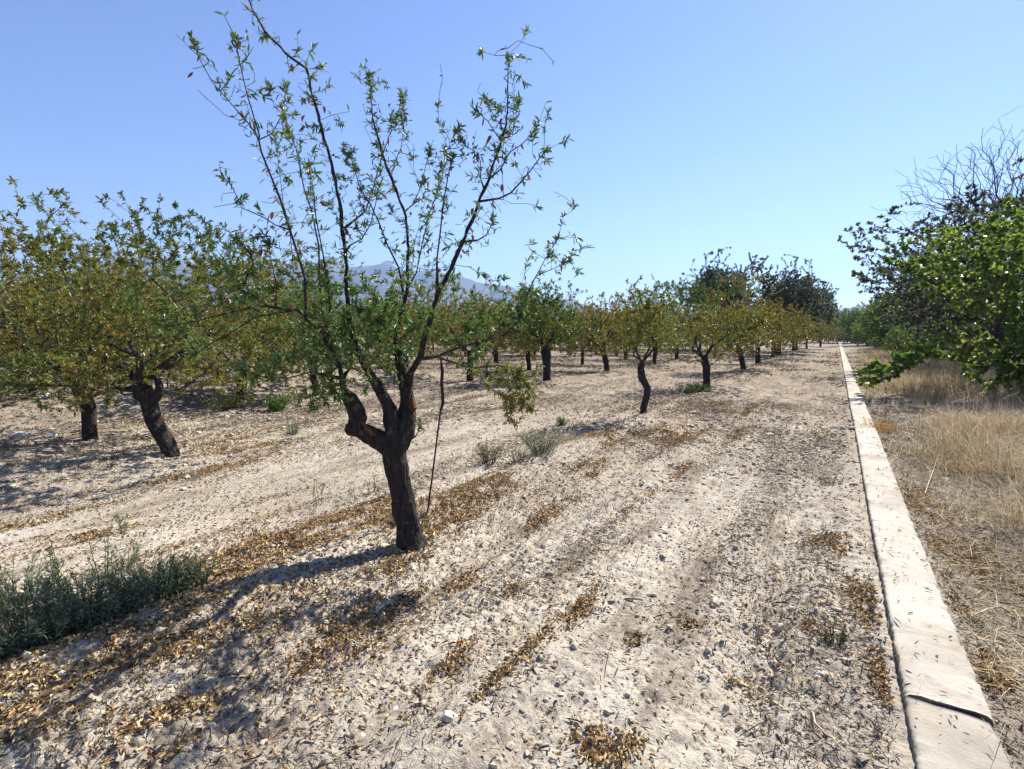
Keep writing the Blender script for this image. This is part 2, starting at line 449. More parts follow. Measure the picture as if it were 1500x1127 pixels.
def norm(a): return a / (np.linalg.norm(a, axis=-1, keepdims=True) + 1e-9)
def leaves(name, P, D, L, W, cols, mat, parent, rng, origin=None, fold=.35, curl=.15, upbias=.9, ovate=False):
    """P base points, D axis, L length, W width; a folded lance or ovate blade of two quads each"""
    n = len(P); D = norm(D)
    Nn = norm(rng.normal(0, 1, (n, 3)) * .75 + np.array([0, 0, upbias]))
    S = norm(np.cross(D, Nn)); Nn = np.cross(S, D)
    L = np.broadcast_to(L, n)[:, None]; W = np.broadcast_to(W, n)[:, None]
    if ovate: l1, l2, w1, w2 = .28, .72, .5, .42
    else: l1, l2, w1, w2 = .3, .68, .45, .4
    cv = curl * L * rng.uniform(-.4, 1.4, (n, 1))
    fz = fold * W
    b = P; tip = P + D * L - Nn * cv
    q = [b, P + D * L * l1 + S * W * w1 + Nn * fz * .5, P + D * L * l2 + S * W * w2 + Nn * (fz * .45 - cv * .35), tip,
         P + D * L * l2 - S * W * w2 + Nn * (fz * .45 - cv * .35), P + D * L * l1 - S * W * w1 + Nn * fz * .5]
    V = np.stack(q, 1).reshape(-1, 3)
    if origin is not None: V = V - origin
    k = np.arange(n)[:, None] * 6
    Fq = np.concatenate([k + np.array([[0, 1, 2, 3]]), k + np.array([[0, 3, 4, 5]])], 1).reshape(-1, 4)
    C = np.repeat(cols, 6, axis=0)
    return mesh_np(name, V, Fq, 4, mat, parent, colors=C)

def palette(P, pal, rng, seed=1, scale=1.4, rnd=.55, zgrad=None):
    """per-leaf colour of the leaf itself: cluster noise + random picks along a palette"""
    pal = np.array(pal); n = len(P)
    t = .5 + .9 * noise3(P * scale + 31.7, seed) * (1 - rnd) + rnd * rng.uniform(-.5, .5, n)
    if zgrad is not None: t = t + zgrad(P)
    t = np.clip(t, 0, .9999) * (len(pal) - 1); i = t.astype(int); f = (t - i)[:, None]
    c = pal[i] * (1 - f) + pal[np.minimum(i + 1, len(pal) - 1)] * f
    return c * rng.uniform(.72, 1.28, (n, 1))
GREEN = [(.05, .095, .024), (.075, .14, .034), (.115, .19, .048), (.155, .215, .062), (.2, .22, .07)]
OLIVE = [(.06, .105, .02), (.11, .15, .03), (.17, .185, .036), (.22, .195, .042), (.24, .155, .045)]
OCHRE = [(.065, .105, .02), (.115, .135, .025), (.18, .165, .03), (.235, .17, .034), (.25, .135, .035)]
OAK = [(.045, .062, .032), (.065, .085, .045), (.09, .11, .062), (.13, .14, .085)]
BROAD = [(.055, .105, .02), (.095, .16, .03), (.145, .215, .042), (.19, .25, .06), (.22, .22, .065)]

def leafage(sk, rng, rmax, per, tipn, spread=.9, droop=0.0, keep=None, step_keep=1.0):
    """leaf bases and axes along thin wood and rosettes at the tips"""
    P = np.array(sk.P); Bs = []; Ds = []
    idx = [i for i in range(len(P)) if sk.par[i] >= 0 and sk.R[i] < rmax and sk.fix[i] is None]
    idx = np.array(idx)
    if keep is not None: idx = idx[keep(P[idx])]
    par = np.array(sk.par)[idx]
    E = P[idx] - P[par]; Eu = norm(E)
    cnt = rng.poisson(per, len(idx))
    rep = np.repeat(np.arange(len(idx)), cnt)
    t = rng.uniform(0, 1, len(rep))[:, None]
    B = P[par][rep] + E[rep] * t
    Rd = norm(rng.normal(0, 1, (len(rep), 3)))
    D = Eu[rep] * .55 + Rd * spread + np.array([0, 0, -droop])
    Bs.append(B); Ds.append(D)
    tips = np.array(sk.tips); tips = tips[np.isin(tips, idx)]
    if len(tips) and tipn > 0:
        cnt = np.maximum(0, rng.normal(tipn, tipn * .3, len(tips))).astype(int)
        rep = np.repeat(np.arange(len(tips)), cnt)
        et = norm(P[tips] - P[np.array(sk.par)[tips]])
        B = P[tips][rep] - et[rep] * rng.uniform(0, .07, (len(rep), 1))
        D = et[rep] * .75 + norm(rng.normal(0, 1, (len(rep), 3))) * .95 + np.array([0, 0, -droop])
        Bs.append(B); Ds.append(D)
    return np.vstack(Bs), np.vstack(Ds)

def crown_points(n, c, rad, rng, shell=.4, clump=1.1, thr=-.15, seed=0, flat_bottom=None):
    out = []; c = np.array(c); rad = np.array(rad); tot = 0
    while tot < n:
        q = rng.normal(0, 1, (n * 3, 3)); q = norm(q) * (rng.uniform(0, 1, (n * 3, 1)) ** shell)
        lump = 1 + .36 * noise3(norm(q) * 2.2 + 5, seed + 3)[:, None]
        p = c + q * rad * lump
        k = noise3(p * clump + 13.1, seed) > thr
        if flat_bottom is not None: k &= p[:, 2] > flat_bottom + .12 * noise3(p * 2, seed + 7)
        p = p[k]; out.append(p); tot += len(p)
    return np.vstack(out)[:n]

def make_tree(name, seed, trunk, crown, pal, per=2.2, tipn=7, L=.085, W=.026, n=520, thr=.03, shoots=0, shoot_h=.7, bark=None, twig=None,
              ovate=False, rmax=.007, droop=.12, zgrad=None, keep=None, limbs=4, step=.15, pal_scale=1.2, extra=None, r0=.0024, fb=None, clump=1.1, cthr=-.15, leafmat=None, bf=.35, yawed=True, forks=()):
    """trunk: list of (x,y,z,r) from the base; crown: list of (center, radii, weight)"""
    rng = np.random.default_rng(seed); random.seed(seed)
    root = empty(name, rz=YAW if yawed else 0); sk = Skel()
    top = sk.line([(np.array(p[:3]), p[3] * .77) for p in trunk], -1)
    for fk in forks: sk.line([(np.array(p[:3]), p[3]) for p in fk], int(np.argmin(np.linalg.norm(np.array(sk.P) - np.array(fk[0][:3]), axis=1))))
    tp = sk.P[top]; tr = trunk[-1][3] * .85
    cc = np.array(crown[0][0]); cr = np.array(crown[0][1])
    # scaffold limbs leave the fork
    for k in range(limbs):
        a = 2 * pi * (k + rng.uniform(-.3, .3)) / limbs + seed
        out = np.array([math.cos(a), math.sin(a), 0]) * cr * .45
        mid = tp + (out * .45 + np.array([0, 0, (cc[2] - tp[2]) * .5]))
        end = cc + out + np.array([0, 0, cr[2] * rng.uniform(-.15, .3)])
        r1 = tr * rng.uniform(.3, .42)
        sk.line([(tp + (mid - tp) * .15, r1 * 1.05), (mid + rng.normal(0, .06, 3), r1 * .8), (end, r1 * .35)], top)
    A = []
    for (c, rad, w) in crown: A.append(crown_points(int(n * w), c, rad, rng, seed=seed, flat_bottom=fb, clump=clump, thr=cthr))
    A = np.vstack(A)
    sk.grow(A, bf=bf, step=step, rng=rng, lift=.06, minnode=max(0, top - 2))
    if shoots:
        q = rng.uniform(-1, 1, (shoots, 2)) * .8
        S = np.stack([cc[0] + q[:, 0] * cr[0], cc[1] + q[:, 1] * cr[1], cc[2] + cr[2] * np.sqrt(np.clip(1 - (q ** 2).sum(1), .05, 1)) + rng.uniform(.25, 1, shoots) * shoot_h], 1)
        sk.grow(S, bf=.25, step=.12, jit=.1, rng=rng, minnode=max(0, top - 2))
    if extra is not None: sk.grow(extra, bf=.1, step=.12, jit=.15, rng=rng, minnode=max(0, top - 2))
    sk.radii(r0=r0, e=2.75, mx=tr * .5)
    wood(sk, root, thr, bark or M_BARK, twig or M_TWIG, np.zeros(3))
    B, D = leafage(sk, rng, rmax, per, tipn, droop=droop, keep=keep)
    n_ = len(B); print(name, seed, 'leaves', n_)
    cols = palette(B, pal, rng, seed, pal_scale, zgrad=zgrad)
    leaves('foliage', B, D, L * rng.uniform(.6, 1.25, n_), W * rng.uniform(.7, 1.25, n_), cols, leafmat or M_LEAF, root, rng, ovate=ovate)
    return root

# ------------------------------------------------------------------ the near almond tree, limb by limb
BASE = on_ground(600, 800, .06); D0 = depth_of(BASE)
def build_main():
    rng = np.random.default_rng(5); random.seed(5)
    root = tag(empty('almond_tree', BASE), 'nearest almond tree, sparse and tall, with forked dark trunk beside the hanging black pipe', 'tree', 'almond trees of the orchard')
    sk = Skel(); sk.step = .035
    def pt(px, py, dz=0.0): return at_depth(px, py, D0 + dz)
    W = lambda w: (w if w > 22 else w * (.52 + .48 * max(0, w - 11) / 11)) * .5 * D0 / F                                       # pixel width -> radius
    def L(pts, start, seg=0):
        return sk.line([(pt(p[0], p[1], p[3] if len(p) > 3 else 0), W(p[2])) for p in pts], start, seg)
    def near(px, py, dz=0):
        q = pt(px, py, dz); return int(np.argmin(np.linalg.norm(np.array(sk.P) - q, axis=1)))
    tr = L([(604, 812, 62), (602, 801, 47), (600, 788, 38), (597, 765, 34), (590, 728, 31.5), (584, 700, 31.5), (579, 675, 33), (577, 658, 37)], -1, 0)
    # left limb with its elbow stub
    a = L([(560, 648, 28, -.02), (540, 636, 27, -.06), (522, 626, 25, -.1)], tr, 1)
    L([(514, 631, 23, -.12), (511, 635, 18, -.13)], a, 1)
    a = L([(524, 612, 24, -.1), (519, 597, 23, -.1), (512, 583, 22, -.12)], a, 1)
    l1 = L([(503, 572, 13, -.14), (500, 555, 12, -.16), (497, 536, 11, -.2), (486, 510, 9, -.25), (470, 488, 8, -.3), (448, 467, 7, -.33), (436, 454, 6, -.35)], a, 1)
    l1b = L([(512, 540, 8, -.05), (519, 522, 7, .05), (522, 500, 6, .1)], near(500, 555, -.16), 1)
    # centre limb -> leader
    c = L([(575, 632, 24), (571, 600, 20), (563, 582, 18), (554, 568, 18), (545, 552, 16), (538, 542, 15), (527, 521, 14), (518, 495, 13, .05), (511, 465, 12, .08),
           (508, 430, 10.5, .1), (506, 370, 9.5, .1), (499, 311, 9, .08), (490, 260, 8, .05), (483, 237, 7.5, .05), (472, 192, 7, 0), (460, 145, 6.5, 0), (453, 117, 6, -.05),
           (449, 102, 5.5, -.05), (428, 85, 5, -.1), (402, 62, 4.5, -.15), (387, 47, 4, -.2), (376, 26, 3, -.22), (366, 2, 2.5, -.25), (360, -25, 2, -.25)], tr, 2)
    # right limb, vertical stub
    r = L([(590, 632, 34, .05), (596, 610, 30, .08), (598, 598, 27, .1), (595, 570, 20, .12), (590, 545, 18, .14), (584, 528, 16, .15), (580, 495, 13, .2), (584, 470, 11, .2), (590, 450, 10, .22), (597, 430, 9, .24),
           (597, 349, 7.5, .3), (593, 311, 7, .3), (576, 270, 6.5, .32), (563, 236, 6, .34), (555, 211, 5, .35), (549, 190, 4, .35), (544, 146, 3, .35), (540, 112, 2, .35)], tr, 3)
    # big leaning right limb
    q = L([(602, 545, 15, .02), (614, 526, 14, -.05), (622, 496, 13, -.1), (632, 464, 12, -.12), (641, 432, 11.5, -.15), (660, 396, 11, -.18), (677, 355, 10, -.2), (692, 321, 9, -.2), (705, 287, 8, -.2), (714, 270, 7, -.2),
           (721, 246, 6.5, -.2), (732, 214, 5.5, -.2), (740, 182, 4.5, -.2), (744, 157, 3.2, -.2), (744, 93, 2.2, -.2), (743, 82, 2, -.2)], near(596, 570, .12), 4)
    def B(pts, start):                                                  # lesser branches, traced
        return L([(x, y, max(w, 1.6), d) for x, y, w, d in pts], start, 5)
    B([(393, 449, 6, -.4), (373, 449, 5, -.42), (320, 462, 4, -.5), (280, 472, 3, -.55), (240, 480, 2, -.6)], l1)
    B([(405, 459, 5, -.3), (373, 465, 4.5, -.25), (341, 486, 4, -.15), (315, 500, 3, -.1), (285, 520, 2, 0)], l1)
    A_ = B([(447, 410, 6, -.38), (439, 381, 6, -.4), (422, 328, 6, -.45), (410, 290, 5.5, -.5), (395, 253, 5, -.5), (383, 223, 5, -.5), (379, 205, 4.5, -.5)], near(448, 467, -.33))
    B([(380, 198, 4, -.5), (370, 165, 3, -.52), (362, 139, 2.6, -.54), (352, 95, 2.2, -.55), (344, 54, 2, -.55)], A_)
    B([(365, 182, 3, -.55), (349, 164, 2.6, -.58), (332, 145, 2.5, -.6), (312, 122, 2.2, -.62), (291, 85, 2, -.64), (284, 65, 1.8, -.65)], A_)
    B([(390, 200, 3, -.48), (398, 196, 3, -.46), (415, 165, 2.2, -.42), (419, 125, 2, -.4)], A_)
    B([(404, 330, 3, -.5), (385, 318, 3, -.55), (355, 305, 2.5, -.6), (338, 270, 2, -.62), (325, 260, 1.8, -.65)], near(425, 335, -.45))
    b = B([(470, 452, 5.5, .1), (468, 400, 5, .1), (467, 360, 5, .12), (456, 307, 4.5, .15), (446, 279, 4, .15), (440, 250, 3, .17), (433, 215, 2.4, .2), (423, 190, 2, .2)], near(486, 510, -.25))
    B([(484, 450, 5, -.1), (482, 435, 4.5, -.12), (473, 371, 4, -.15), (463, 320, 3.2, -.2), (458, 270, 2.6, -.2), (452, 240, 2, -.2)], near(470, 488, -.3))
    B([(430, 400, 3, .2), (424, 330, 2.6, .25), (415, 300, 2.4, .3), (408, 240, 2, .35), (402, 200, 1.8, .35)], near(468, 400, .1))
    B([(344, 420, 4, -.3), (360, 415, 4, -.3), (372, 385, 3, -.32), (358, 360, 2.6, -.35), (345, 350, 2, -.35)], near(393, 449, -.4))
    B([(405, 420, 3, -.3), (398, 385, 2.5, -.3), (392, 355, 2, -.3)], near(405, 452, -.38))
    m2 = B([(588, 413, 6, .25), (584, 392, 5.5, .25), (567, 358, 5, .22), (556, 328, 4.4, .2), (543, 300, 3.5, .18), (529, 281, 3, .15), (520, 250, 2.4, .1), (512, 225, 2, .1)], near(592, 445, .22))
    B([(535, 310, 4, .3), (545, 282, 4, .35), (556, 240, 3, .4), (570, 200, 2.4, .45), (585, 160, 2, .5), (588, 140, 1.8, .5)], near(505, 340, .1))
    B([(512, 360, 4, 0), (530, 350, 3.5, -.05), (542, 330, 3, -.1), (550, 300, 2.4, -.12), (556, 270, 2, -.15)], near(507, 372, .1))
    B([(610, 400, 4, .35), (620, 350, 3.5, .4), (630, 310, 3, .45), (642, 280, 2.6, .5), (650, 250, 2.2, .5), (652, 215, 2, .5)], near(596, 425, .24))
    B([(604, 300, 3.4, .4), (614, 280, 3, .45), (622, 250, 2.4, .5), (630, 218, 2, .5)], near(593, 312, .3))
    B([(577, 240, 3, .35), (588, 215, 2.4, .36), (592, 170, 2, .37), (590, 150, 1.8, .37)], near(568, 250, .33))
    B([(640, 380, 4.5, -.3), (645, 340, 4, -.35), (649, 300, 3.5, -.4), (656, 260, 3, -.42), (663, 230, 2, -.45)], near(641, 432, -.15))
    B([(731, 291, 5, -.25), (748, 283, 4.5, -.28), (760, 270, 4, -.3), (774, 254, 3.4, -.33), (792, 230, 2.6, -.36), (802, 219, 2, -.38)], near(702, 300, -.2))
    B([(732, 250, 4, -.1), (747, 223, 3.4, -.05), (764, 212, 3, 0), (781, 195, 2.4, .02), (790, 178, 2, .02)], near(716, 262, -.2))
    B([(704, 262, 3.4, -.3), (704, 238, 3, -.34), (700, 225, 2.4, -.36), (683, 215, 2, -.4), (676, 205, 1.8, -.4)], near(708, 282, -.2))
    B([(729, 200, 3, -.3), (715, 178, 2.4, -.34), (697, 162, 2, -.36)], near(735, 208, -.2))
    B([(728, 178, 2.6, -.1), (716, 156, 2, -.08), (711, 146, 1.8, -.08)], near(740, 184, -.2))
    B([(750, 200, 2.6, -.1), (756, 170, 2, -.08), (757, 152, 1.8, -.05)], near(738, 205, -.2))
    B([(700, 352, 4, -.3), (712, 345, 3, -.35), (720, 330, 2.4, -.4), (722, 318, 2, -.4)], near(678, 355, -.2))
    B([(640, 523, 8, -.1), (660, 514, 7, -.15), (679, 508, 6.5, -.2), (714, 498, 6, -.25), (738, 491, 4.5, -.28), (760, 470, 4, -.3), (775, 425, 3.4, -.3), (785, 405, 3, -.3), (799, 379, 2.4, -.32), (818, 349, 2, -.35)], near(614, 526, -.05))
    B([(800, 398, 2.6, -.25), (815, 392, 2.2, -.22), (834, 383, 1.8, -.2)], near(785, 405, -.3))
    B([(690, 540, 5, 0), (705, 538, 4, 0), (730, 535, 3, 0), (750, 540, 3, .02), (762, 560, 2.4, .03), (762, 590, 2, .03)], near(640, 523, -.1))
    B([(455, 545, 4, -.3), (420, 555, 3, -.35), (385, 552, 2.4, -.4), (350, 540, 2, -.42)], near(500, 552, -.16))
    B([(480, 565, 3, -.3), (470, 580, 2.4, -.32), (455, 595, 2, -.35)], near(500, 560, -.14))
    B([(609, 640, 3, .05), (614, 628, 2, .05), (616, 620, 1.7, .05)], near(590, 640, .05))
    # twigs reaching along and outwards from each limb
    n0 = len(sk.P); P0 = np.array(sk.P); tips = []
    segs = np.array(sk.seg); par = np.array(sk.par); fx = np.array([f or 0 for f in sk.fix])
    zb = BASE[2]
    cand = [i for i in range(n0) if par[i] >= 0 and fx[i] < W(11.5) and P0[i][2] > zb + 1.35]
    for _ in range(430):
        i = cand[rng.integers(len(cand))]
        d = norm(P0[i] - P0[par[i]]); side = norm(rng.normal(0, 1, 3))
        v = norm(d * .75 + side * .5 + np.array([0, 0, .42]))
        tips.append(P0[i] + v * rng.uniform(.09, .36) * (.45 if fx[i] < W(2.8) else 1))
    def patch(px, py, rx, ry, n, dz=0, dd=.25):
        for _ in range(n):
            a, b = rng.normal(0, .5, 2); tips.append(pt(px + a * rx, py + b * ry, dz + rng.normal(0, dd * .6)))
    patch(520, 480, 95, 60, 210, .1, .35); patch(560, 455, 60, 45, 70, -.1); patch(480, 515, 60, 45, 65, -.2)
    patch(600, 480, 60, 60, 30, .3); patch(470, 575, 50, 30, 26, -.3, .2); patch(380, 540, 55, 22, 26, -.4, .15)
    patch(690, 470, 60, 50, 40, -.2); patch(640, 400, 40, 60, 22, .2); patch(757, 580, 28, 42, 60, .03, .12); patch(735, 545, 40, 22, 16, 0, .12)
    patch(555, 545, 40, 26, 16, .1); patch(700, 535, 30, 30, 10, 0, .15); patch(370, 430, 40, 40, 16, -.4)
    longs = []
    inner = [i for i in cand if BASE[2] + 1.35 < P0[i][2] < BASE[2] + 2.9 and fx[i] > W(3.2)]
    for _ in range(230):
        i = inner[rng.integers(len(inner))]; d = norm(P0[i] - P0[par[i]])
        longs.append(P0[i] + norm(d * .8 + norm(rng.normal(0, 1, 3)) * .36 + np.array([0, 0, .55])) * rng.uniform(.25, .8))
    sk.grow(np.array(longs), bf=.12, step=.07, jit=.1, rng=rng, minnode=70)
    sk.grow(np.array(tips), bf=.12, step=.07, jit=.16, rng=rng, minnode=70)
    nt0 = len(sk.tips); sp = []
    for _ in range(1100):                                               # short bare spurs
        i = cand[rng.integers(len(cand))]; d = norm(P0[i] - P0[par[i]])
        sp.append(P0[i] + norm(d * .5 + norm(rng.normal(0, 1, 3)) * .9) * rng.uniform(.025, .09))
    sk.grow(np.array(sp), bf=.1, step=.05, jit=.1, rng=rng, minnode=70)
    spur = sk.tips[nt0:]; sk.tips = sk.tips[:nt0]
    # traced branch ends carry a rosette too
    has = set(par.tolist()); ends = [i for i in range(n0) if i not in has and segs[i] >= 2]
    sk.radii(r0=.0016, e=2.6, mx=W(5))
    wood(sk, root, 0.2, M_BARK, M_TWIG, BASE, sides=14, seg_names={0: 'trunk', 1: 'limb', 2: 'limb', 3: 'limb', 4: 'limb'})
    # sawn stub with red-brown heartwood, right of the fork
    V, Fq, Ft = [], [], []
    s0 = pt(599, 616, .07); s1 = pt(605, 597, .06); s2 = pt(603, 577, .09)
    sweep([s0, (s0 + s1) / 2, s1, (s1 + s2) / 2, s2], [W(8) , W(13) * 1.2, W(15) * 1.25, W(11) * 1.2, W(4)], 9, V, Fq, Ft, .3, 3)
    mesh_np('sawn_stub', np.array(V) - BASE, [(np.array(Fq), 4), (np.array(Ft), 3)], None, M_CUT, root, shade=False)
    V, Fq, Ft = [], [], []
    s0 = pt(553, 642, -.08); s1 = pt(538, 629, -.12); s2 = pt(530, 618, -.145)
    sweep([s0, s1, s2], [W(10), W(12), W(7)], 7, V, Fq, Ft, .3, 9)
    mesh_np('peeled_bark', np.array(V) - BASE, [(np.array(Fq), 4), (np.array(Ft), 3)], None, M_CUT, root, shade=False)
    # leaves
    sk.tips = list(sk.tips) + ends
    P = np.array(sk.P)
    B, D = leafage(sk, rng, .0052, .3, 0, spread=.85, droop=.05)
    tp = np.array(sk.tips); et = norm(P[tp] - P[np.array(sk.par)[tp]])
    cnt = np.where(P[tp][:, 2] > BASE[2] + 1.95, np.where(rng.random(len(tp)) < .52, rng.integers(0, 3, len(tp)), rng.integers(9, 16, len(tp))), rng.integers(12, 24, len(tp)))
    cnt[-len(ends):] = rng.integers(18, 32, len(ends))
    rep = np.repeat(np.arange(len(tp)), cnt)
    back = rng.uniform(0, 1, (len(rep), 1)) ** 1.3 * .07
    sp_ = np.repeat(np.array(spur), rng.choice([0, 0, 1, 2], len(spur)))
    B2 = P[tp][rep] - et[rep] * back
    D2 = et[rep] * (.9 - back * 6) + norm(rng.normal(0, 1, (len(rep), 3))) * .95
    B = np.vstack([B, B2, P[sp_]]); D = np.vstack([D, D2, norm(rng.normal(0, 1, (len(sp_), 3))) + np.array([0, 0, .3])]); n = len(B)
    cols = palette(B, GREEN[:4], rng, 3, 2.2, .6)
    w = at_depth(757, 580, D0); m = np.linalg.norm(B - w, axis=1) < .38
    cols[m] = palette(B[m], [(.10, .14, .03), (.17, .19, .05), (.22, .19, .06)], rng, 4, 3)
    m = rng.random(n) < .05; cols[m] = np.array([.22, .12, .06]) * rng.uniform(.6, 1.2, (m.sum(), 1))
    leaves('foliage', B, D, rng.uniform(.024, .058, n), rng.uniform(.0085, .015, n), cols, M_LEAF, root, rng, origin=BASE, curl=.2)
    # withered almond hulls and dead leaves left on the twigs
    k = rng.choice(len(P0[cand]), 150); B = P0[np.array(cand)[k]] + rng.normal(0, .03, (150, 3))
    leaves('withered_leaves', B, rng.normal(0, .5, (150, 3)) + np.array([0, 0, -.8]), rng.uniform(.03, .06, 150), rng.uniform(.015, .025, 150),
           np.array([[.2, .09, .06]]) * rng.uniform(.6, 1.4, (150, 1)), M_DRYLEAF, root, rng, origin=BASE, curl=.5)
build_main()

# the black irrigation pipe that hangs from the tree's low branch
def hose():
    rng = np.random.default_rng(2)
    base = on_ground(622, 768, .04); d = depth_of(base)
    root = tag(empty('irrigation_pipe', base), 'thin black irrigation pipe leaning up from the ground beside the near trunk', 'pipe')
    pts = [(621, 772), (627, 745), (633, 700), (638, 660), (643, 620), (646, 597)]
    V, Fq, Ft = [], [], []
    P = [at_depth(x, y, d + .02 * i) - base for i, (x, y) in enumerate(pts)]
    sweep(P, [.0075] * len(P), 8, V, Fq, Ft)
    mesh_np('hose', np.array(V), [(np.array(Fq), 4), (np.array(Ft), 3)], None, M_HOSE, root, shade=True)
    V, Fq, Ft = [], [], []
    P = [at_depth(x, y, d + .1) - base for x, y in ((646, 601), (649, 590), (648, 575), (647, 560), (648, 545), (646, 524))]
    sweep(P, [.011, .0145, .014, .013, .0145, .009], 8, V, Fq, Ft, .1)
    mesh_np('sleeve', np.array(V), [(np.array(Fq), 4), (np.array(Ft), 3)], None, M_HOSE, root, shade=True)
hose()

# ------------------------------------------------------------------ other orchard trees
GRP = 'almond trees of the orchard'
def ground_at(px, py): 
    p = on_ground(px, py); p[2] = hz(p[0], p[1]) - .02; return p
def mix_green_top(z0, amt=.5):
    return lambda P: -amt * smooth(z0, z0 + .8, P[:, 2])

# second-row tree with a leaning trunk (left)
p = ground_at(248, 672)
rt = make_tree('almond_tree', 21, [(0.04, 0, -.05, .17), (0, 0, .12, .135), (-.2, .05, .45, .125), (-.3, .1, .75, .13), (-.38, .12, .92, .14)],
               [((-.4, .1, 1.5), (1.9, 1.9, .95), .85), ((.12, .2, 2.45), (.95, 1.0, .65), .24)], OLIVE, per=5.2, tipn=14, L=.055, W=.018, n=1350, shoots=60, shoot_h=.85, zgrad=mix_green_top(2.2, .55), fb=.68, limbs=5, forks=[[(-.3, .1, .70, .09), (-.40, .08, .80, .085), (-.43, .08, .86, .06)], [(-.27, .09, .66, .07), (-.14, .05, .78, .062), (-.08, .03, .86, .05), (-.13, .06, 1.0, .035), (-.2, .1, 1.3, .028)]])
rt.location = p; tag(rt, 'left almond tree on a strongly leaning trunk with a knobbly fork, olive crown', 'tree', GRP)
p = ground_at(132, 643)
rt = make_tree('almond_tree', 22, [(0, 0, -.05, .15), (0, 0, .15, .125), (.0, .02, .5, .125), (-.05, .0, .72, .15), (-.1, 0, .85, .14)],
               [((-.3, .2, 1.55), (2.0, 1.9, 1.0), .95), ((-.2, .1, 2.0), (1.0, 1.0, .45), .15)], OLIVE, per=5.2, tipn=14, L=.057, W=.018, n=1350, shoots=50, shoot_h=.35, zgrad=mix_green_top(2.1, .5), fb=.62, limbs=5, forks=[[(-.05, 0, .72, .08), (.05, -.02, .86, .075), (.06, -.02, .92, .06)]])
rt.location = p; tag(rt, 'left almond tree on a short upright stump-like trunk, olive and brown crown', 'tree', GRP)
# thin crooked trunk in the first row
p = ground_at(942, 616)
rt = make_tree('almond_tree', 23, [(0.02, 0, -.05, .1), (0, 0, .12, .085), (.06, 0, .35, .08), (.07, 0, .5, .082), (-.04, 0, .68, .085), (-.07, 0, .86, .075), (-.04, 0, .95, .07)],
               [((.0, 0, 1.5), (.78, .75, .6), .75), ((0, 0, 2.1), (.55, .5, .5), .3)], OLIVE, per=3.2, tipn=9, L=.065, W=.022, n=420, shoots=22, shoot_h=.5, zgrad=mix_green_top(1.8, .4), fb=.85, limbs=4)
rt.location = p; tag(rt, 'small almond tree with a thin crooked bare trunk, second in the row beside the kerb', 'tree', GRP)
p = ground_at(1035, 566)
rt = make_tree('almond_tree', 24, [(0, 0, -.05, .17), (0, 0, .2, .14), (-.02, 0, .6, .135), (-.1, 0, .85, .14)],
               [((.25, 0, 1.65), (1.6, 1.5, .9), .85), ((-.45, 0, 2.8), (1.1, 1.0, .95), .3)], OLIVE, per=3.2, tipn=9, L=.08, W=.028, n=760, shoots=46, shoot_h=.75, zgrad=mix_green_top(2.1, .7), fb=.75, cthr=-.1)
rt.location = p; tag(rt, 'almond tree with open see-through top over green base tuft, third in the kerb row', 'tree', GRP)
p = ground_at(1088, 543)
rt = make_tree('almond_tree', 25, [(0.05, 0, -.05, .17), (0, 0, .2, .15), (-.1, 0, .6, .14), (-.2, 0, .9, .14)],
               [((-.1, 0, 2.3), (1.75, 1.7, 1.55), 1)], OCHRE, per=4.2, tipn=14, L=.095, W=.035, n=900, shoots=22, shoot_h=.5, fb=.55, clump=.9)
rt.location = p; tag(rt, 'rounded almond tree with rusty ochre leaves down to the ground, before the dark oaks', 'tree', GRP)
p = ground_at(801, 561)
rt = make_tree('almond_tree', 26, [(0, 0, -.05, .2), (0, 0, .2, .17), (.0, 0, .6, .165), (-.05, 0, .85, .17), (-.1, 0, 1.0, .17)],
               [((-.1, 0, 1.85), (1.7, 1.6, 1.0), .85), ((0, 0, 2.6), (1.0, 1.0, .5), .25)], OLIVE, per=4.0, tipn=14, L=.08, W=.028, n=800, shoots=34, shoot_h=.5, zgrad=lambda P: -.25 + 0 * P[:, 0], fb=.9)
rt.location = p; tag(rt, 'almond tree with thick straight black trunk and green crown, seen past the drooping yellow-green spray', 'tree', GRP)
p = ground_at(886, 545)
rt = make_tree('almond_tree', 27, [(0.1, 0, -.05, .17), (.08, 0, .2, .15), (0, 0, .6, .14), (-.15, 0, 1.0, .14)],
               [((-.3, 0, 1.8), (2.05, 1.95, 1.2), 1)], OCHRE, per=4.2, tipn=14, L=.085, W=.03, n=800, shoots=26, shoot_h=.5, fb=.7)
rt.location = p; tag(rt, 'bronze-leaved almond tree with slightly leaning trunk, between the thick trunk and the crooked one', 'tree', GRP)
VAR = [rt]
# shared variants for the rest
def spread(label, spots, protos):
    rng = random.Random(3)
    for k, (x, y) in enumerate(spots):
        pr = protos[k % len(protos)]
        o = copy_tree(pr, (x, y, hz(x, y) - .02), rng.uniform(0, 6.28), rng.uniform(1.0, 1.25))
        tag(o, label, 'tree', GRP)
v1 = make_tree('almond_tree', 31, [(0, 0, -.05, .16), (0, 0, .2, .14), (.03, 0, .6, .13), (.0, 0, .95, .13)],
               [((0, 0, 1.75), (2.05, 2.0, 1.25), 1)], OLIVE, per=4.2, tipn=14, L=.085, W=.03, n=800, shoots=34, shoot_h=.7, fb=.55)
v2 = make_tree('almond_tree', 32, [(0, 0, -.05, .15), (0, 0, .2, .13), (-.06, 0, .6, .12), (-.02, 0, .85, .12)],
               [((0, 0, 1.65), (2.1, 2.1, 1.2), 1)], OCHRE, per=4.2, tipn=14, L=.085, W=.03, n=800, shoots=22, shoot_h=.55, fb=.5)
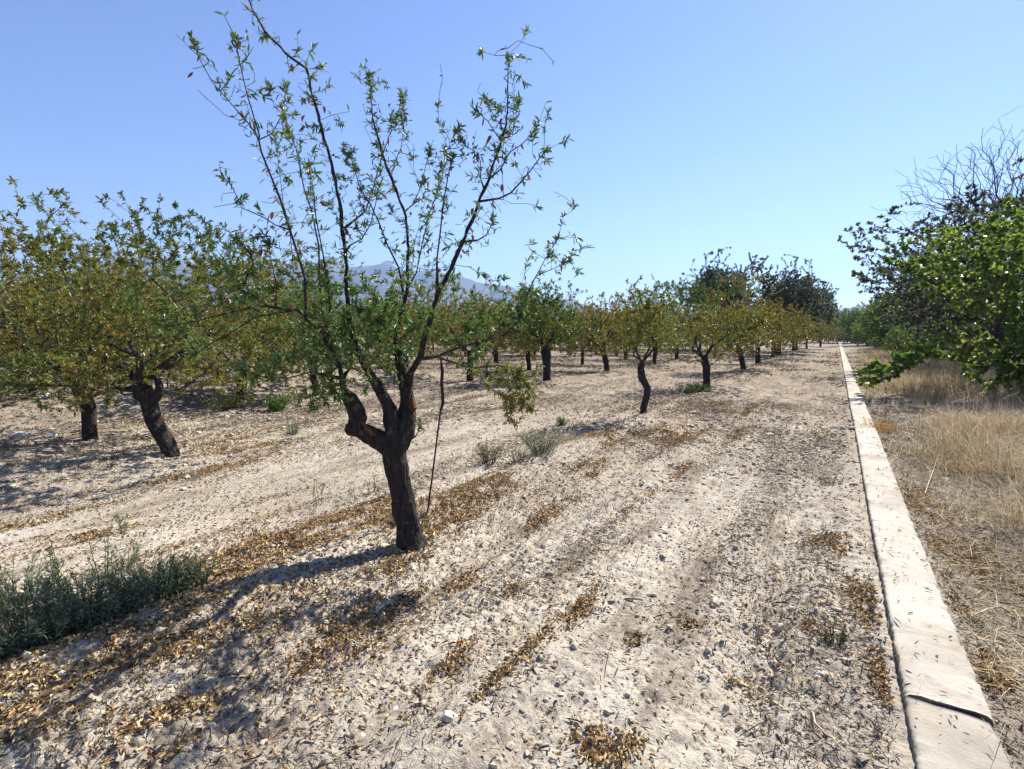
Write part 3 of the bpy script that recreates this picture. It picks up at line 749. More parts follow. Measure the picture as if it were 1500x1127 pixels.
v3 = make_tree('almond_tree', 33, [(0, 0, -.05, .15), (0, 0, .2, .12), (.05, 0, .6, .12), (.1, 0, .9, .12)],
               [((0, 0, 1.8), (1.95, 1.95, 1.35), 1)], GREEN, per=3.6, tipn=12, L=.08, W=.028, n=700, shoots=40, shoot_h=.9, fb=.6)
q = on_ground(688, 558); v1.location = (q[0], q[1], hz(q[0], q[1]))
tag(v1, 'olive almond tree whose trunk shows just right of the near black pipe', 'tree', GRP)
q = on_ground(775, 544); v2.location = (q[0], q[1], hz(q[0], q[1]))
tag(v2, 'brownish almond tree whose slim trunk shows left of the thick black one', 'tree', GRP)
q = on_ground(404, 531); v3.location = (q[0], q[1], hz(q[0], q[1]))
tag(v3, 'far green almond tree whose dark trunk shows under the left arching branches', 'tree', GRP)
o = copy_tree(v2, ground_at(352, 592), 2.9, .78); tag(o, 'low drooping yellow-green almond between the leaning left trunk and the near tree', 'tree', GRP)
o = copy_tree(v2, ground_at(853, 534), 2.2, .9); tag(o, 'small almond tree with slim trunk standing left of the bronze-leaved one', 'tree', GRP)
o = copy_tree(v1, ground_at(991, 528), 4.2, 1.0); tag(o, 'olive almond tree peeping out left of the see-through one', 'tree', GRP)
o = copy_tree(v3, (-7.9, 26.5, hz(-7.9, 26.5)), .7, 1.0); tag(o, 'green almond tree rising right behind the crooked trunk tree', 'tree', GRP)
spread('almond tree along the row under the dark oaks, far end of the kerb row', [(-3.6, 31.2), (-3.5, 38.0)], [v2, v2])
spread('distant almond tree merging into the crowns behind the nearer rows',
       [(-8.2, 38.5), (-8.4, 45), (-11.3, 8.6), (-11.2, 31.5), (-11.4, 38.5), (-15, 9.5), (-15.2, 16), (-15, 22.5), (-15.3, 29), (-15.1, 36), (-19, 7.3), (-19.2, 13.5),
        (-19.1, 20), (-19.3, 27), (-19.2, 34), (-23.3, 9), (-23.1, 16.5), (-23.2, 24), (-23.4, 31), (-27.5, 12), (-27.4, 25), (-31.5, 10.5), (-31.2, 19), (-31.6, 30), (-36, 14), (-36, 24), (-12, 46), (-16, 46), (-20, 46), (-24, 42), (-29, 38)],
       [v2, v1, v3, v2, VAR[0], v1])
spread('olive almond tree at the far left edge of the orchard by the bank', [(-14.2, 3.9), (-17.6, 5.0), (-20.8, 5.4)], [v1, v2])

_r = random.Random(9); far = []
for row in range(2, 16):
    xr = -7.6 - 3.9 * row
    for k in range(18):
        yy = 7 + 6.6 * k + _r.uniform(-1, 1); d_ = math.hypot(xr, yy); a_ = math.degrees(math.atan2(xr, yy))
        if 38 < d_ < 88 and -75 < a_ < -12 and _r.random() < .75: far.append((xr + _r.uniform(-.5, .5), yy))
spread('distant almond tree merging into the crowns behind the nearer rows', far, [v2, v1, v2, v3])
print('far', len(far))
# dark evergreen oaks at the end of the row
oak = make_tree('oak_tree', 41, [(0, 0, -.1, .34), (0, 0, .6, .27), (.1, 0, 1.5, .25), (.1, 0, 2.0, .25)],
                [((0, 0, 4.5), (3.5, 3.4, 2.5), .8), ((2.0, .5, 4.0), (2.2, 2.0, 1.6), .25)], OAK, per=11, tipn=16, L=.105, W=.046, n=3000, step=.26, thr=.05, shoots=16, shoot_h=.5, limbs=6, fb=.7, ovate=True, rmax=.016, r0=.005, clump=.75, cthr=.02)
o1 = on_ground(1147, 519); oak.location = (-3.9, 46, 0)
tag(oak, 'tall dark evergreen oak at the end of the kerb row, left one of the pair', 'tree', 'dark oaks beyond the almond row')
o = copy_tree(oak, (-3.2, 54, 0), 2.4, .98); tag(o, 'dark evergreen oak nearer the path end, reaching out over the kerb', 'tree', 'dark oaks beyond the almond row')
o = copy_tree(oak, (-9.3, 57, 0), 4.0, 1.32); tag(o, 'dark evergreen oak standing behind the rusty ochre almond tree', 'tree', 'dark oaks beyond the almond row')
o = copy_tree(v2, (-2.6, 62, 0), 1.0, 1.1); tag(o, 'yellowed low tree below the oaks at the far end of the path', 'tree')
o = copy_tree(v2, (-1.6, 72, 0), 2.0, 1.1); tag(o, 'last yellowed low tree where the path meets the far greenery', 'tree')

# trees right of the kerb
def on_right():
    rng = np.random.default_rng(8)
    c = np.array([5.74, 17.5, 0])
    droops = []
    for (px, py, d, k) in ((1268, 556, 9.2, 10), (1290, 545, 9.2, 12), (1315, 530, 9.3, 14), (1340, 518, 9.4, 14), (1365, 505, 9.6, 12), (1415, 520, 9.2, 10), (1425, 545, 9.0, 8), (1455, 565, 8.6, 12), (1480, 545, 8.4, 14), (1495, 580, 8.0, 22), (1440, 500, 9, 16), (1470, 520, 8.4, 24), (1490, 545, 8.2, 20), (1400, 490, 9.2, 14)):
        for _ in range(k): droops.append((at_depth(px + rng.normal(0, 9), py + rng.normal(0, 7), (d + rng.normal(0, .25)) * 1.4) - c) / 1.4)
    rt = make_tree('mulberry_tree', 51, [(0, 0, -.1, .26), (0, 0, .4, .22), (-.1, -.1, .9, .2), (-.1, -.1, 1.1, .2)],
                   [((.2, 0, 1.95), (3.2, 3.3, 1.7), .85), ((1.3, -.4, 2.9), (2.1, 2.3, 1.25), .2), ((-.3, -2.0, 1.0), (1.5, 1.0, .55), .1)], BROAD, per=9, tipn=7, L=.088, W=.062, n=3800, step=.17, thr=.04,
                   shoots=20, shoot_h=.3, limbs=6, fb=.5, ovate=True, rmax=.012, r0=.003, droop=.35, extra=np.array(droops), yawed=False, leafmat=M_BROADLEAF, clump=.9, cthr=-.2, bark=M_GREYBARK, twig=M_GREYBARK)
    rt.location = (c[0], c[1], 0); rt.scale = (1.4, 1.4, 1.4)
    tag(rt, 'bright green broad-leaved tree on the right, low boughs drooping over the dry grass', 'tree')
    dk = make_tree('half_dead_tree', 52, [(0, 0, -.1, .3), (0, 0, .8, .26), (.1, 0, 1.6, .24), (.1, 0, 2.2, .23)],
                   [((0, 0, 2.6), (3.3, 3.6, 2.5), .85), ((-.1, 0, 4.4), (2.3, 2.4, 1.7), .4)],
                   [(.055, .08, .034), (.08, .11, .045), (.10, .12, .06), (.11, .10, .065), (.11, .085, .07)], per=10, tipn=9, L=.082, W=.046, n=3000, step=.18, thr=.045,
                   shoots=50, shoot_h=1.0, limbs=6, fb=.6, ovate=True, rmax=.014, r0=.0045, clump=.8, bark=M_GREYBARK, twig=M_GREYBARK, cthr=-.55, bf=.5,
                   keep=lambda P: P[:, 2] < 4.15 + 1.0 * noise3(P * .9, 5))
    x, y = 5.4, 27.0; dk.location = (x, y, hz(x, y)); dk.scale = (1.5, 1.5, 1.5)
    tag(dk, 'dusky half-dead tree with bare grey crown branches, behind the bright green one', 'tree')
    o = copy_tree(dk, (6.4, 40, .1), 2.2, 1.25); tag(o, 'second dusky tree beyond the half-dead one, nearer the kerb end', 'tree')
    o = copy_tree(rt, (5.6, 52, .1), 2.6, 1.2); tag(o, 'leafy green tree far down the right side beside the kerb end', 'tree')
    o = copy_tree(rt, (6.6, 64, .1), 4.1, 1.25); tag(o, 'farther green tree closing the right side of the path', 'tree', )
    o = copy_tree(rt, (2.2, 100, .1), 1.1, 1.4); tag(o, 'green tree straight beyond the end of the kerb', 'tree')
    for k_, (x_, y_, s_, a_) in enumerate(((-2.5, 104, 1.5, 2), (4.2, 80, 1.15, 3.3), (6.5, 95, 1.5, .4), (6.4, 74, 1.2, 5))):
        o = copy_tree(rt, (x_, y_, .1), a_, s_); tag(o, 'leafy green tree in the far greenery that closes the path', 'tree', 'green trees closing the path')
    o = copy_tree(dk, (14.5, 30, .1), 1.2, 1.4); tag(o, 'dusky tree at the right picture edge behind the bright green boughs', 'tree')
    sb = make_tree('scrub_bush', 53, [(0, 0, -.1, .06), (0, 0, .15, .05), (0, 0, .25, .05)], [((0, 0, .95), (1.5, 1.5, 1.05), 1)], GREEN, per=4, tipn=12, L=.09, W=.04, n=700, limbs=5, ovate=True, fb=.02, shoots=20, shoot_h=.4)
    sp = [(3.6, 33), (6.0, 31), (8.6, 32), (4.2, 43), (7.2, 46), (3.4, 56), (5.4, 60), (3.0, 72), (5.0, 88), (1.6, 104), (-1.2, 106), (11, 36), (13.5, 33)]
    for k_, (x_, y_) in enumerate(sp):
        o = sb if k_ == 0 else copy_tree(sb, (0, 0, 0), k_ * 1.7, 1 + .3 * math.sin(k_ * 2.1) + (.5 if y_ > 80 else 0))
        o.location = (x_, y_, .1); tag(o, 'dark green scrub bush under the trees right of the kerb', 'bush', 'scrub bushes under the right-hand trees')
    return rt, dk
RT, DK = on_right()
# far trees across the plain
rng = random.Random(4)
for k in range(34):
    az = math.radians(-78 + k * 2.45) + rng.uniform(-.02, .02); d = rng.uniform(70, 130)
    if k > 28: d = rng.uniform(105, 150)
    x, y = d * math.sin(az), d * math.cos(az)
    s = rng.uniform(.7, 1.15)
    o = copy_tree(oak if k % 3 else RT, (x, y, 0), rng.uniform(0, 6), s * (.8 if k % 3 else 1.1))
    tag(o, 'far-off dark tree on the plain beyond the orchard rows', 'tree', 'far trees across the plain')
o = copy_tree(DK, (-27.5, 7.0, 0), .5, .62); tag(o, 'bare-topped bluish tree at the far left edge behind the olive crowns', 'tree')

# ------------------------------------------------------------------ scatter helpers
def in_view(n, rmin, rmax, rng, half=52, power=1.6):
    r = rmin + (rmax - rmin) * rng.uniform(0, 1, n) ** power
    a = A0 + np.radians(rng.uniform(-half, half, n))
    return r * np.cos(a), r * np.sin(a)
# drifts of dead leaves: centre pixel, half length along the furrow, half width, weight
def drift_list():
    out = []
    for (px, py, l, w, k) in ((540, 905, .28, .13, 1.2), (505, 955, .25, .09, 1.1), (600, 880, .2, .1, .8), (690, 945, .16, .05, 1.0), (655, 985, .14, .05, .9), (850, 890, .22, .06, 1.1), (820, 915, .18, .05, .8),
                              (775, 965, .2, .03, .9), (735, 1005, .2, .03, .8), (760, 872, .1, .07, 1.0), (870, 1105, .1, .09, 1.0), (920, 1115, .08, .06, .6), (930, 940, .06, .04, .8), (1010, 925, .05, .05, .9), (1085, 1000, .06, .06, .7),
                              (700, 730, .5, .22, 1.0), (640, 770, .4, .3, .9), (520, 760, .5, .3, .9), (400, 800, .5, .35, .9), (300, 850, .6, .3, 1.0), (200, 960, .4, .25, 1.0), (100, 1010, .3, .2, .8), (240, 1085, .15, .12, 1.1), (60, 1090, .2, .12, 1.2), (330, 930, .35, .2, .9),
                              (120, 780, .35, .12, .5), (350, 660, .5, .4, .7), (310, 690, .6, .15, .9), (60, 760, .5, .1, .5), (900, 650, .5, .3, .8), (960, 640, .5, .3, .8), (870, 690, .4, .2, .6), (810, 750, .5, .08, .8), (1075, 640, .8, .06, .7), (1100, 600, 1.2, .07, .6),
                              (1230, 800, .2, .2, .5), (1260, 870, .15, .1, .9), (1270, 900, .15, .08, .8), (1300, 1010, .22, .06, 1.2), (1330, 1080, .1, .03, 1.0), (1200, 930, .1, .08, .7), (1010, 640, .6, .3, .5),
                              (1360, 745, .35, .16, 1.0), (1345, 720, .3, .12, .9), (1420, 810, .3, .2, .5), (1450, 990, .22, .05, 1.0), (1420, 900, .2, .06, .5), (1480, 850, .3, .2, .5), (680, 855, .15, .06, .8), (585, 830, .25, .15, .8), (1060, 585, 1.5, .25, .5), (1000, 690, .5, .05, .6), (930, 740, .5, .05, .5)):
        p = on_ground(px, py); out.append((p[0], p[1], l, w, k))
    return out
DR = drift_list()
def leaf_density(x, y):
    d = .02 + .05 * smooth(0, .5, fbm(x * 1.1, y * .6, 2, 70))
    row = np.exp(-((x + 2.75) / .75) ** 2) + .8 * np.exp(-((x + 7.3) / .9) ** 2) + .5 * np.exp(-((x + 10.5) / 1.2) ** 2)
    d = d + .13 * row * smooth(-.35, .5, fbm(x * 1.6, y * 1.2, 3, 71))
    for (a, b, l, w, k) in DR:
        q = ((x - a) / w) ** 2 + ((y - b - 0) / l) ** 2
        d = d + .09 * k * np.exp(-((x - a) / w / 2.4) ** 2 - ((y - b) / l / 2.2) ** 2)
        d = d + 2.6 * k * np.exp(-q ** 2 * .7) * np.clip(.5 + .8 * noise2(x * 9, y * 6, 77) + .8 * noise2(x * 17, y * 3.5, 78), 0, 2.2)
    # dry leaves gather in furrows
    d = d + .16 * smooth(.45, .8, -np.sin((x + .12 * noise2(x * .3, y * .35, 41)) * 2 * pi / .52)) * smooth(0.05, .6, noise2(x * .5 + 9, y * .4, 72)) * (x < .1)
    d = np.where((x > .27) & (x < .6), d * .03, d)
    return d
def fallen():
    rng = np.random.default_rng(12)
    n = 1500000
    r = np.sqrt(rng.uniform(1.3 ** 2, 13 ** 2, n)); a = A0 + np.radians(rng.uniform(-52, 52, n))
    # thin with distance, leaves grow a little instead
    keep0 = rng.uniform(0, 1, n) < np.clip(5.0 / r, .16, 1) ** 1.3; r, a = r[keep0], a[keep0]
    x, y = r * np.cos(a), r * np.sin(a)
    k = rng.uniform(0, 1, len(x)) < leaf_density(x, y) * .62; x, y, r = x[k], y[k], r[k]
    print('fallen leaves', len(x))
    n = len(x)
    z = height(x, y) + rng.uniform(.002, .016, n)
    z = np.where((x > .29) & (x < .58), .105, z)
    P = np.stack([x, y, z], 1); th = rng.uniform(0, 2 * pi, n)
    D = np.stack([np.cos(th), np.sin(th), rng.normal(.05, .28, n)], 1)
    pal = [(.10, .052, .022), (.23, .13, .05), (.40, .265, .105), (.54, .385, .175), (.64, .49, .28), (.48, .38, .22)]
    cols = palette(P, pal, rng, 9, 1.5, 1.0) * rng.choice([.4, .75, 1.0, 1.15], n)[:, None]
    sz = np.clip(r / 7, 1, 1.6)
    o = leaves('fallen_leaves', P, D, np.exp(rng.normal(-3.95, .32, n)).clip(.009, .04) * sz, np.exp(rng.normal(-4.65, .3, n)).clip(.004, .017) * sz, cols, M_DRYLEAF, None, rng, fold=1.0, curl=.6, upbias=1.3)
    tag(o, 'curled tan and brown dead leaves scattered over the pale soil', 'dead leaves', kind='stuff')
fallen()

def litter():
    rng = np.random.default_rng(13)
    n = 700000
    r = np.sqrt(rng.uniform(1.2 ** 2, 14 ** 2, n)); a = A0 + np.radians(rng.uniform(-52, 52, n))
    k0 = rng.uniform(0, 1, n) < np.clip(4.5 / r, .12, 1) ** 1.2; r, a = r[k0], a[k0]
    x, y = r * np.cos(a), r * np.sin(a)
    den = .16 + .8 * smooth(-.05, .55, fbm(x * 2.0, y * .55, 3, 80)) + .5 * (x > .6)
    den = den * (1 - .8 * np.exp(-((x + 5) / 1.0) ** 4)); den = np.where((x > .28) & (x < .6), .035, den)
    k = rng.uniform(0, 1, len(x)) < den * 1.0; x, y, r = x[k], y[k], r[k]; n = len(x); print('litter', n)
    z = height(x, y) + rng.uniform(.001, .01, n); z = np.where((x > .28) & (x < .6), .104, z)
    P = np.stack([x, y, z], 1); th = rng.uniform(0, 2 * pi, n)
    up = np.where(rng.random(n) < .14, rng.uniform(.5, 1.6, n), rng.normal(.06, .12, n))
    D = np.stack([np.cos(th), np.sin(th), up], 1)
    cols = palette(P, [(.05, .037, .03), (.10, .075, .058), (.20, .16, .12), (.32, .26, .19), (.40, .33, .24)], rng, 10, 1.2, .95)
    sz = np.clip(r / 6, 1, 1.8)
    # farther out the scraps only show as tufts and stalks
    m = 120000; r2 = 11 + 50 * rng.uniform(0, 1, m) ** 1.3; a2 = A0 + np.radians(rng.uniform(-50, 50, m)); x2, y2 = r2 * np.cos(a2), r2 * np.sin(a2)
    k2 = (rng.uniform(0, 1, m) < .08 + .8 * smooth(-.1, .4, fbm(x2 * .7, y2 * .35, 3, 83)) * (1 - .75 * np.exp(-((x2 + 5) / 1.0) ** 4))) & ((x2 < .25) | (x2 > .62))
    x2, y2, r2 = x2[k2], y2[k2], r2[k2]; m = len(x2); P2 = np.stack([x2, y2, height(x2, y2) + .004], 1); t2 = rng.uniform(0, 2 * pi, m)
    D2 = np.stack([np.cos(t2), np.sin(t2), rng.uniform(.1, .9, m)], 1)
    c2 = palette(P2, [(.06, .045, .035), (.12, .09, .065), (.22, .165, .11), (.30, .23, .15)], rng, 19, .5, .9)
    g2 = np.clip(r2 / 12, 1, 3.2); l2 = rng.uniform(.04, .11, m) * g2 ** .5; w2 = rng.uniform(.008, .018, m) * g2
    L1_ = np.exp(rng.normal(-3.6, .5, n)) * np.clip(r / 6, 1, 1.8); W1_ = np.where(rng.random(n) < .2, rng.uniform(.004, .010, n), rng.uniform(.002, .005, n)) * np.clip(r / 6, 1, 1.8)
    P = np.vstack([P, P2]); D = np.vstack([D, D2]); cols = np.vstack([cols, c2]); L1_ = np.concatenate([L1_, l2]); W1_ = np.concatenate([W1_, w2])
    o = leaves('dry_litter', P, D, L1_, W1_, cols, M_DRYLEAF, None, rng, fold=.5, curl=.2, upbias=1.0)
    tag(o, 'grey-brown dry plant scraps and stubble strewn over the soil', 'plant litter', kind='stuff')
litter()

def ico():
    t = (1 + 5 ** .5) / 2
    v = norm(np.array([(-1, t, 0), (1, t, 0), (-1, -t, 0), (1, -t, 0), (0, -1, t), (0, 1, t), (0, -1, -t), (0, 1, -t), (t, 0, -1), (t, 0, 1), (-t, 0, -1), (-t, 0, 1)], float))
    f = np.array([(0, 11, 5), (0, 5, 1), (0, 1, 7), (0, 7, 10), (0, 10, 11), (1, 5, 9), (5, 11, 4), (11, 10, 2), (10, 7, 6), (7, 1, 8), (3, 9, 4), (3, 4, 2), (3, 2, 6), (3, 6, 8), (3, 8, 9), (4, 9, 5), (2, 4, 11), (6, 2, 10), (8, 6, 7), (9, 8, 1)])
    return v, f
def lumps(name, x, y, size, cols, mat, rng, parent=None, jag=.32, flat=.65, sink=.3):
    v, f = ico(); n = len(x)
    S = size[:, None, None]
    q = v[None] * (1 + rng.uniform(-jag, jag, (n, 12, 1))) * rng.uniform(.6, 1.3, (n, 1, 3)) * S
    q[..., 2] *= flat
    th = rng.uniform(0, 2 * pi, n); c, s = np.cos(th)[:, None], np.sin(th)[:, None]
    qx = q[..., 0] * c - q[..., 1] * s; qy = q[..., 0] * s + q[..., 1] * c
    z = height(x, y)[:, None] + size[:, None] * flat * (1 - 2 * sink) + q[..., 2]
    V = np.stack([qx + x[:, None], qy + y[:, None], z], -1).reshape(-1, 3)
    Fi = (np.arange(n)[:, None, None] * 12 + f[None]).reshape(-1, 3)
    return mesh_np(name, V, Fi, 3, mat, parent, colors=np.repeat(cols, 12, 0))
def clods():
    rng = np.random.default_rng(14); n = 120000
    r = np.sqrt(rng.uniform(1.2 ** 2, 12 ** 2, n)); a = A0 + np.radians(rng.uniform(-52, 52, n))
    k0 = rng.uniform(0, 1, n) < np.clip(4 / r, .1, 1) ** 1.2; r, a = r[k0], a[k0]
    x, y = r * np.cos(a), r * np.sin(a)
    den = .2 + .8 * smooth(-.1, .5, fbm(x * 1.3, y * 1.3, 3, 90)); den = den * (1 - .75 * np.exp(-((x + 5) / 1.0) ** 4)); den = np.where((x > .305) & (x < .62), 0, den)
    den = np.where(x > .6, den * .5, den)
    k = rng.uniform(0, 1, len(x)) < den * .8; x, y, r = x[k], y[k], r[k]; n = len(x); print('clods', n)
    size = np.exp(rng.normal(-5.2, .6, n)).clip(.002, .028) * np.clip(r / 5, 1, 2)
    base = np.array([.50, .43, .325]) * rng.uniform(.6, 1.2, (n, 1))
    base = np.where((x > .6)[:, None], base * .65, base)
    o = lumps('soil_clods', x, y, size, base, M_CLOD, rng)
    tag(o, 'crumbled pale soil clods and grit on the tilled ground', 'soil clods', kind='stuff')
clods()

# ------------------------------------------------------------------ dry grass on the verge
def blades(name, P, th, lean, Hh, Wd, cols, mat, parent=None, origin=None):
    n = len(P); out = []
    d = np.stack([np.cos(th), np.sin(th), np.zeros(n)], 1); s = np.stack([-np.sin(th + .6), np.cos(th + .6), np.zeros(n)], 1)
    ts = (0, .4, .75, 1)
    for t in ts:
        c = P + d * (lean * Hh * t ** 1.7)[:, None] + np.array([0, 0, 1.0]) * (Hh * t * (1 - .35 * np.minimum(lean, 1.6) * t))[:, None]
        w = (Wd * (1 - t) ** .6)[:, None] if t < 1 else 0
        if t < 1: out += [c + s * w * .5, c - s * w * .5]
        else: out.append(c)
    V = np.stack(out, 1).reshape(-1, 3)
    if origin is not None: V = V - origin
    k = np.arange(n)[:, None] * 7
    Fq = np.concatenate([k + np.array([[0, 1, 3, 2]]), k + np.array([[2, 3, 5, 4]])], 1).reshape(-1, 4)
    Ft = (k + np.array([[4, 5, 6]])).reshape(-1, 3)
    return mesh_np(name, V, [(Fq, 4), (Ft, 3)], None, mat, parent, colors=np.repeat(cols, 7, 0))
STRAWP = [(.20, .165, .115), (.35, .285, .18), (.52, .42, .25), (.62, .51, .31), (.54, .40, .2)]
def verge_grass():
    rng = np.random.default_rng(15)
    X = []; Y = []; Hh = []
    n = 1300
    ty = 2.0 + 60 * rng.uniform(0, 1, n) ** 1.5; tx = .75 + rng.uniform(0, 1, n) ** .8 * (1.0 + ty * .24)
    thick = smooth(-.05, .45, fbm(tx * .9, ty * .5, 3, 101))
    thick = thick * smooth(3.2, 6.0, ty) + .12 + .6 * np.exp(-((tx - 2.1) / .8) ** 2 - ((ty - 7.6) / 1.6) ** 2) + .25 * smooth(7, 9, ty)
    thick = thick * np.where(tx < 1.3 + .25 * noise2(ty * .8, tx, 5), .26, 1)
    for a, b, t in zip(tx, ty, thick):
        m = int(rng.uniform(30, 95) * t * 2.2) + 4
        s = rng.uniform(.1, .3)
        X.append(a + rng.normal(0, s, m)); Y.append(b + rng.normal(0, s * 1.3, m)); Hh.append(rng.uniform(.14, .48, m) * (.5 + .65 * t))
    # low strands lying everywhere
    m = 14000
    y = 3.0 + 16 * rng.uniform(0, 1, m) ** 1.5; x = .66 + rng.uniform(0, 1, m) * (.8 + y * .26)
    X.append(x); Y.append(y); Hh.append(rng.uniform(.05, .16, m))
    x = np.concatenate(X); y = np.concatenate(Y); h = np.concatenate(Hh)
    k = x > .63; x, y, h = x[k], y[k], h[k]; n = len(x); print('verge blades', n)
    P = np.stack([x, y, height(x, y) - .01], 1)
    lean = np.where(h < .16, rng.uniform(.8, 2.6, n), np.abs(rng.normal(.85, .65, n)))
    cols = palette(P, STRAWP, rng, 16, .8, .75) * rng.choice([.45, .8, 1, 1.15], n)[:, None]
    far = np.clip(np.hypot(x, y) / 7, 1, 3)
    g = blades('dry_grass', P, rng.uniform(0, 2 * pi, n), lean, h, rng.uniform(.0028, .006, n) * far, cols, M_STRAW)
    tag(g, 'golden dry grass covering the verge right of the kerb', 'grass', kind='stuff')
    # short stubble between the rows
    m = 26000
    r = 4 + 34 * rng.uniform(0, 1, m) ** 1.2; a = A0 + np.radians(rng.uniform(-50, 50, m)); x, y = r * np.cos(a), r * np.sin(a)
    k = (x < .1) & (fbm(x * .5, y * .35, 3, 111) > .08) & (np.abs(x + 5) > 1.1) & ((x < -2) | (r > 9)); x, y, r = x[k], y[k], r[k]; n = len(x)
    P = np.stack([x, y, height(x, y) - .005], 1)
    cols = palette(P, [(.13, .11, .07), (.24, .19, .12), (.36, .28, .17), (.16, .17, .08)], rng, 18, .6, .7)
    g = blades('field_stubble', P, rng.uniform(0, 2 * pi, n), np.abs(rng.normal(.3, .4, n)), rng.uniform(.04, .17, n), rng.uniform(.003, .006, n) * np.clip(r / 6, 1, 3), cols, M_STRAW)
    tag(g, 'short dry stubble and thin weeds between the tree rows', 'stubble', kind='stuff')
verge_grass()

# ------------------------------------------------------------------ weeds, tufts
def weed(name, seed, p, hgt, rad, stems, pal, label, cat='weed', group=None, leaf=.03, lw=.006, per=9, upright=.6):
    rng = np.random.default_rng(seed); random.seed(seed)
    root = tag(empty(name, p), label, cat, group); sk = Skel()
    b0 = sk.add((0, 0, -.01), -1, None)
    tips = []
    V, Fq, Ft = [], [], []; B = []; D = []
    for k in range(stems):
        a = rng.uniform(0, 2 * pi); q = rng.uniform(.1, 1) ** .6
        tip = np.array([math.cos(a) * rad * q, math.sin(a) * rad * q, hgt * (1 - .45 * q * q * (1 - upright)) * rng.uniform(.55, 1)])
        s0 = np.array([math.cos(a), math.sin(a), 0]) * rad * q * rng.uniform(.1, .55)
        mid = s0 + (tip - s0) * .5 + rng.normal(0, .02, 3) + np.array([0, 0, hgt * .06])
        pts = [s0 - np.array([0, 0, .02]), mid, tip]
        sweep(pts, [.0022, .0018, .001], 3, V, Fq, Ft)
        m = int(per * rng.uniform(.7, 1.5))
        t = rng.uniform(.1, 1, m)[:, None]
        pos = np.where(t < .5, pts[0] + (mid - pts[0]) * t * 2, mid + (tip - mid) * (t - .5) * 2)
        B.append(pos); D.append(norm(rng.normal(0, 1, (m, 3))) * .9 + norm(tip - s0) * .6)
    mesh_np('stems', np.array(V), [(np.array(Fq), 4), (np.array(Ft), 3)], None, M_TWIG, root)
    B = np.vstack(B); D = np.vstack(D); n = len(B)
    cols = palette(B, pal, rng, seed, 5, .7)
    leaves('foliage', B, D, leaf * rng.uniform(.5, 1.3, n), lw * rng.uniform(.7, 1.4, n), cols, M_LEAF, root, rng, upbias=.6)
    return root
WG = [(.07, .10, .05), (.11, .15, .07), (.165, .20, .105), (.23, .26, .15), (.30, .28, .16)]
WY = [(.08, .10, .03), (.13, .14, .045), (.2, .17, .06), (.26, .19, .08)]
G2 = 'green weeds along the near tree row'
def wp(px, py): return ground_at(px, py)
weed('weed_clump', 201, wp(45, 970), .34, .34, 150, WG, 'broad grey-green weed clump at the left picture edge, nearest of the patch', group=G2, per=30, leaf=.028, lw=.0045)
weed('weed_clump', 202, wp(135, 935), .33, .33, 150, WG, 'grey-green weed clump in the middle of the shaded weed patch', group=G2, per=30, leaf=.028, lw=.0045)
weed('weed_clump', 203, wp(225, 890), .28, .3, 130, WG, 'dark weed clump at the right end of the left weed patch', group=G2, per=28, leaf=.026, lw=.0045)
weed('weed_clump', 204, wp(278, 868), .2, .17, 60, WG, 'small leafy weed at the tip of the patch, nearest the tree shadow', group=G2, per=14, leaf=.03, lw=.008)
weed('weed_clump', 205, wp(20, 890), .28, .3, 90, WG, 'weed clump at the picture edge behind the broad nearest one', group=G2, per=14, leaf=.036, lw=.008)
weed('tall_weed', 206, wp(92, 880), .44, .08, 7, WG, 'spindly upright grey weed rising left out of the weed patch', group=G2, per=30, upright=1, leaf=.03)
weed('tall_weed', 207, wp(152, 845), .40, .07, 5, WG, 'thin upright weed with pale stem behind the weed patch', group=G2, per=26, upright=1, leaf=.028)
weed('tall_weed', 208, wp(182, 832), .24, .12, 16, WG, 'low branching grey weed behind the middle of the weed patch', group=G2, per=14, upright=1)
weed('tall_weed', 209, wp(180, 772), .2, .06, 5, WG, 'small pale weed standing alone on the cart track', 'weed', per=22, upright=1)
weed('weed_clump', 210, wp(717, 685), .28, .2, 60, WY, 'yellow-green weed tuft right of the black pipe, in mid field', group='weed tufts between the trees', per=16, upright=.8)
weed('weed_clump', 211, wp(793, 680), .32, .3, 90, WG, 'wider grey-green weed clump between the yellow-green tuft and the straw tuft', group='weed tufts between the trees', per=14, upright=.7)
weed('weed_clump', 212, wp(760, 690), .2, .2, 36, WY, 'low weed joining the yellow-green tuft to the grey-green clump', group='weed tufts between the trees', per=12, upright=.7)
weed('weed_clump', 213, wp(1018, 578), .34, .55, 90, [(.05, .10, .02), (.08, .14, .03), (.11, .16, .04)], 'fresh green growth around the foot of the see-through almond', 'weed', per=14, leaf=.06, lw=.02)
weed('weed_clump', 214, wp(1222, 952), .13, .09, 22, [(.05, .11, .02), (.08, .14, .03), (.16, .15, .05)], 'small fresh green weed beside the kerb in the foreground', per=9, leaf=.022, lw=.006, upright=.6)
weed('weed_clump', 215, wp(1217, 712), .14, .13, 22, WY, 'small yellow-green weed left of the kerb joint', per=10)
weed('sucker_shrub', 216, wp(405, 602), .42, .34, 60, GREEN, 'knee-high dark green sapling shrub beneath the left arching branches', 'shrub', per=14, leaf=.07, lw=.024)
weed('weed_clump', 217, wp(430, 640), .24, .14, 40, WG, 'pale grey tuft in front of the dark green sapling shrub', per=9, upright=.95)
weed('weed_clump', 218, wp(330, 600), .45, .6, 90, OLIVE, 'brownish scrubby growth right of the leaning left trunk', 'shrub', per=10, leaf=.05, lw=.015)
weed('tall_weed', 219, wp(468, 735), .34, .06, 5, WG, 'slim upright weed left of the near trunk, tallest of its line', group='stalks left of the near trunk', per=22, upright=1)
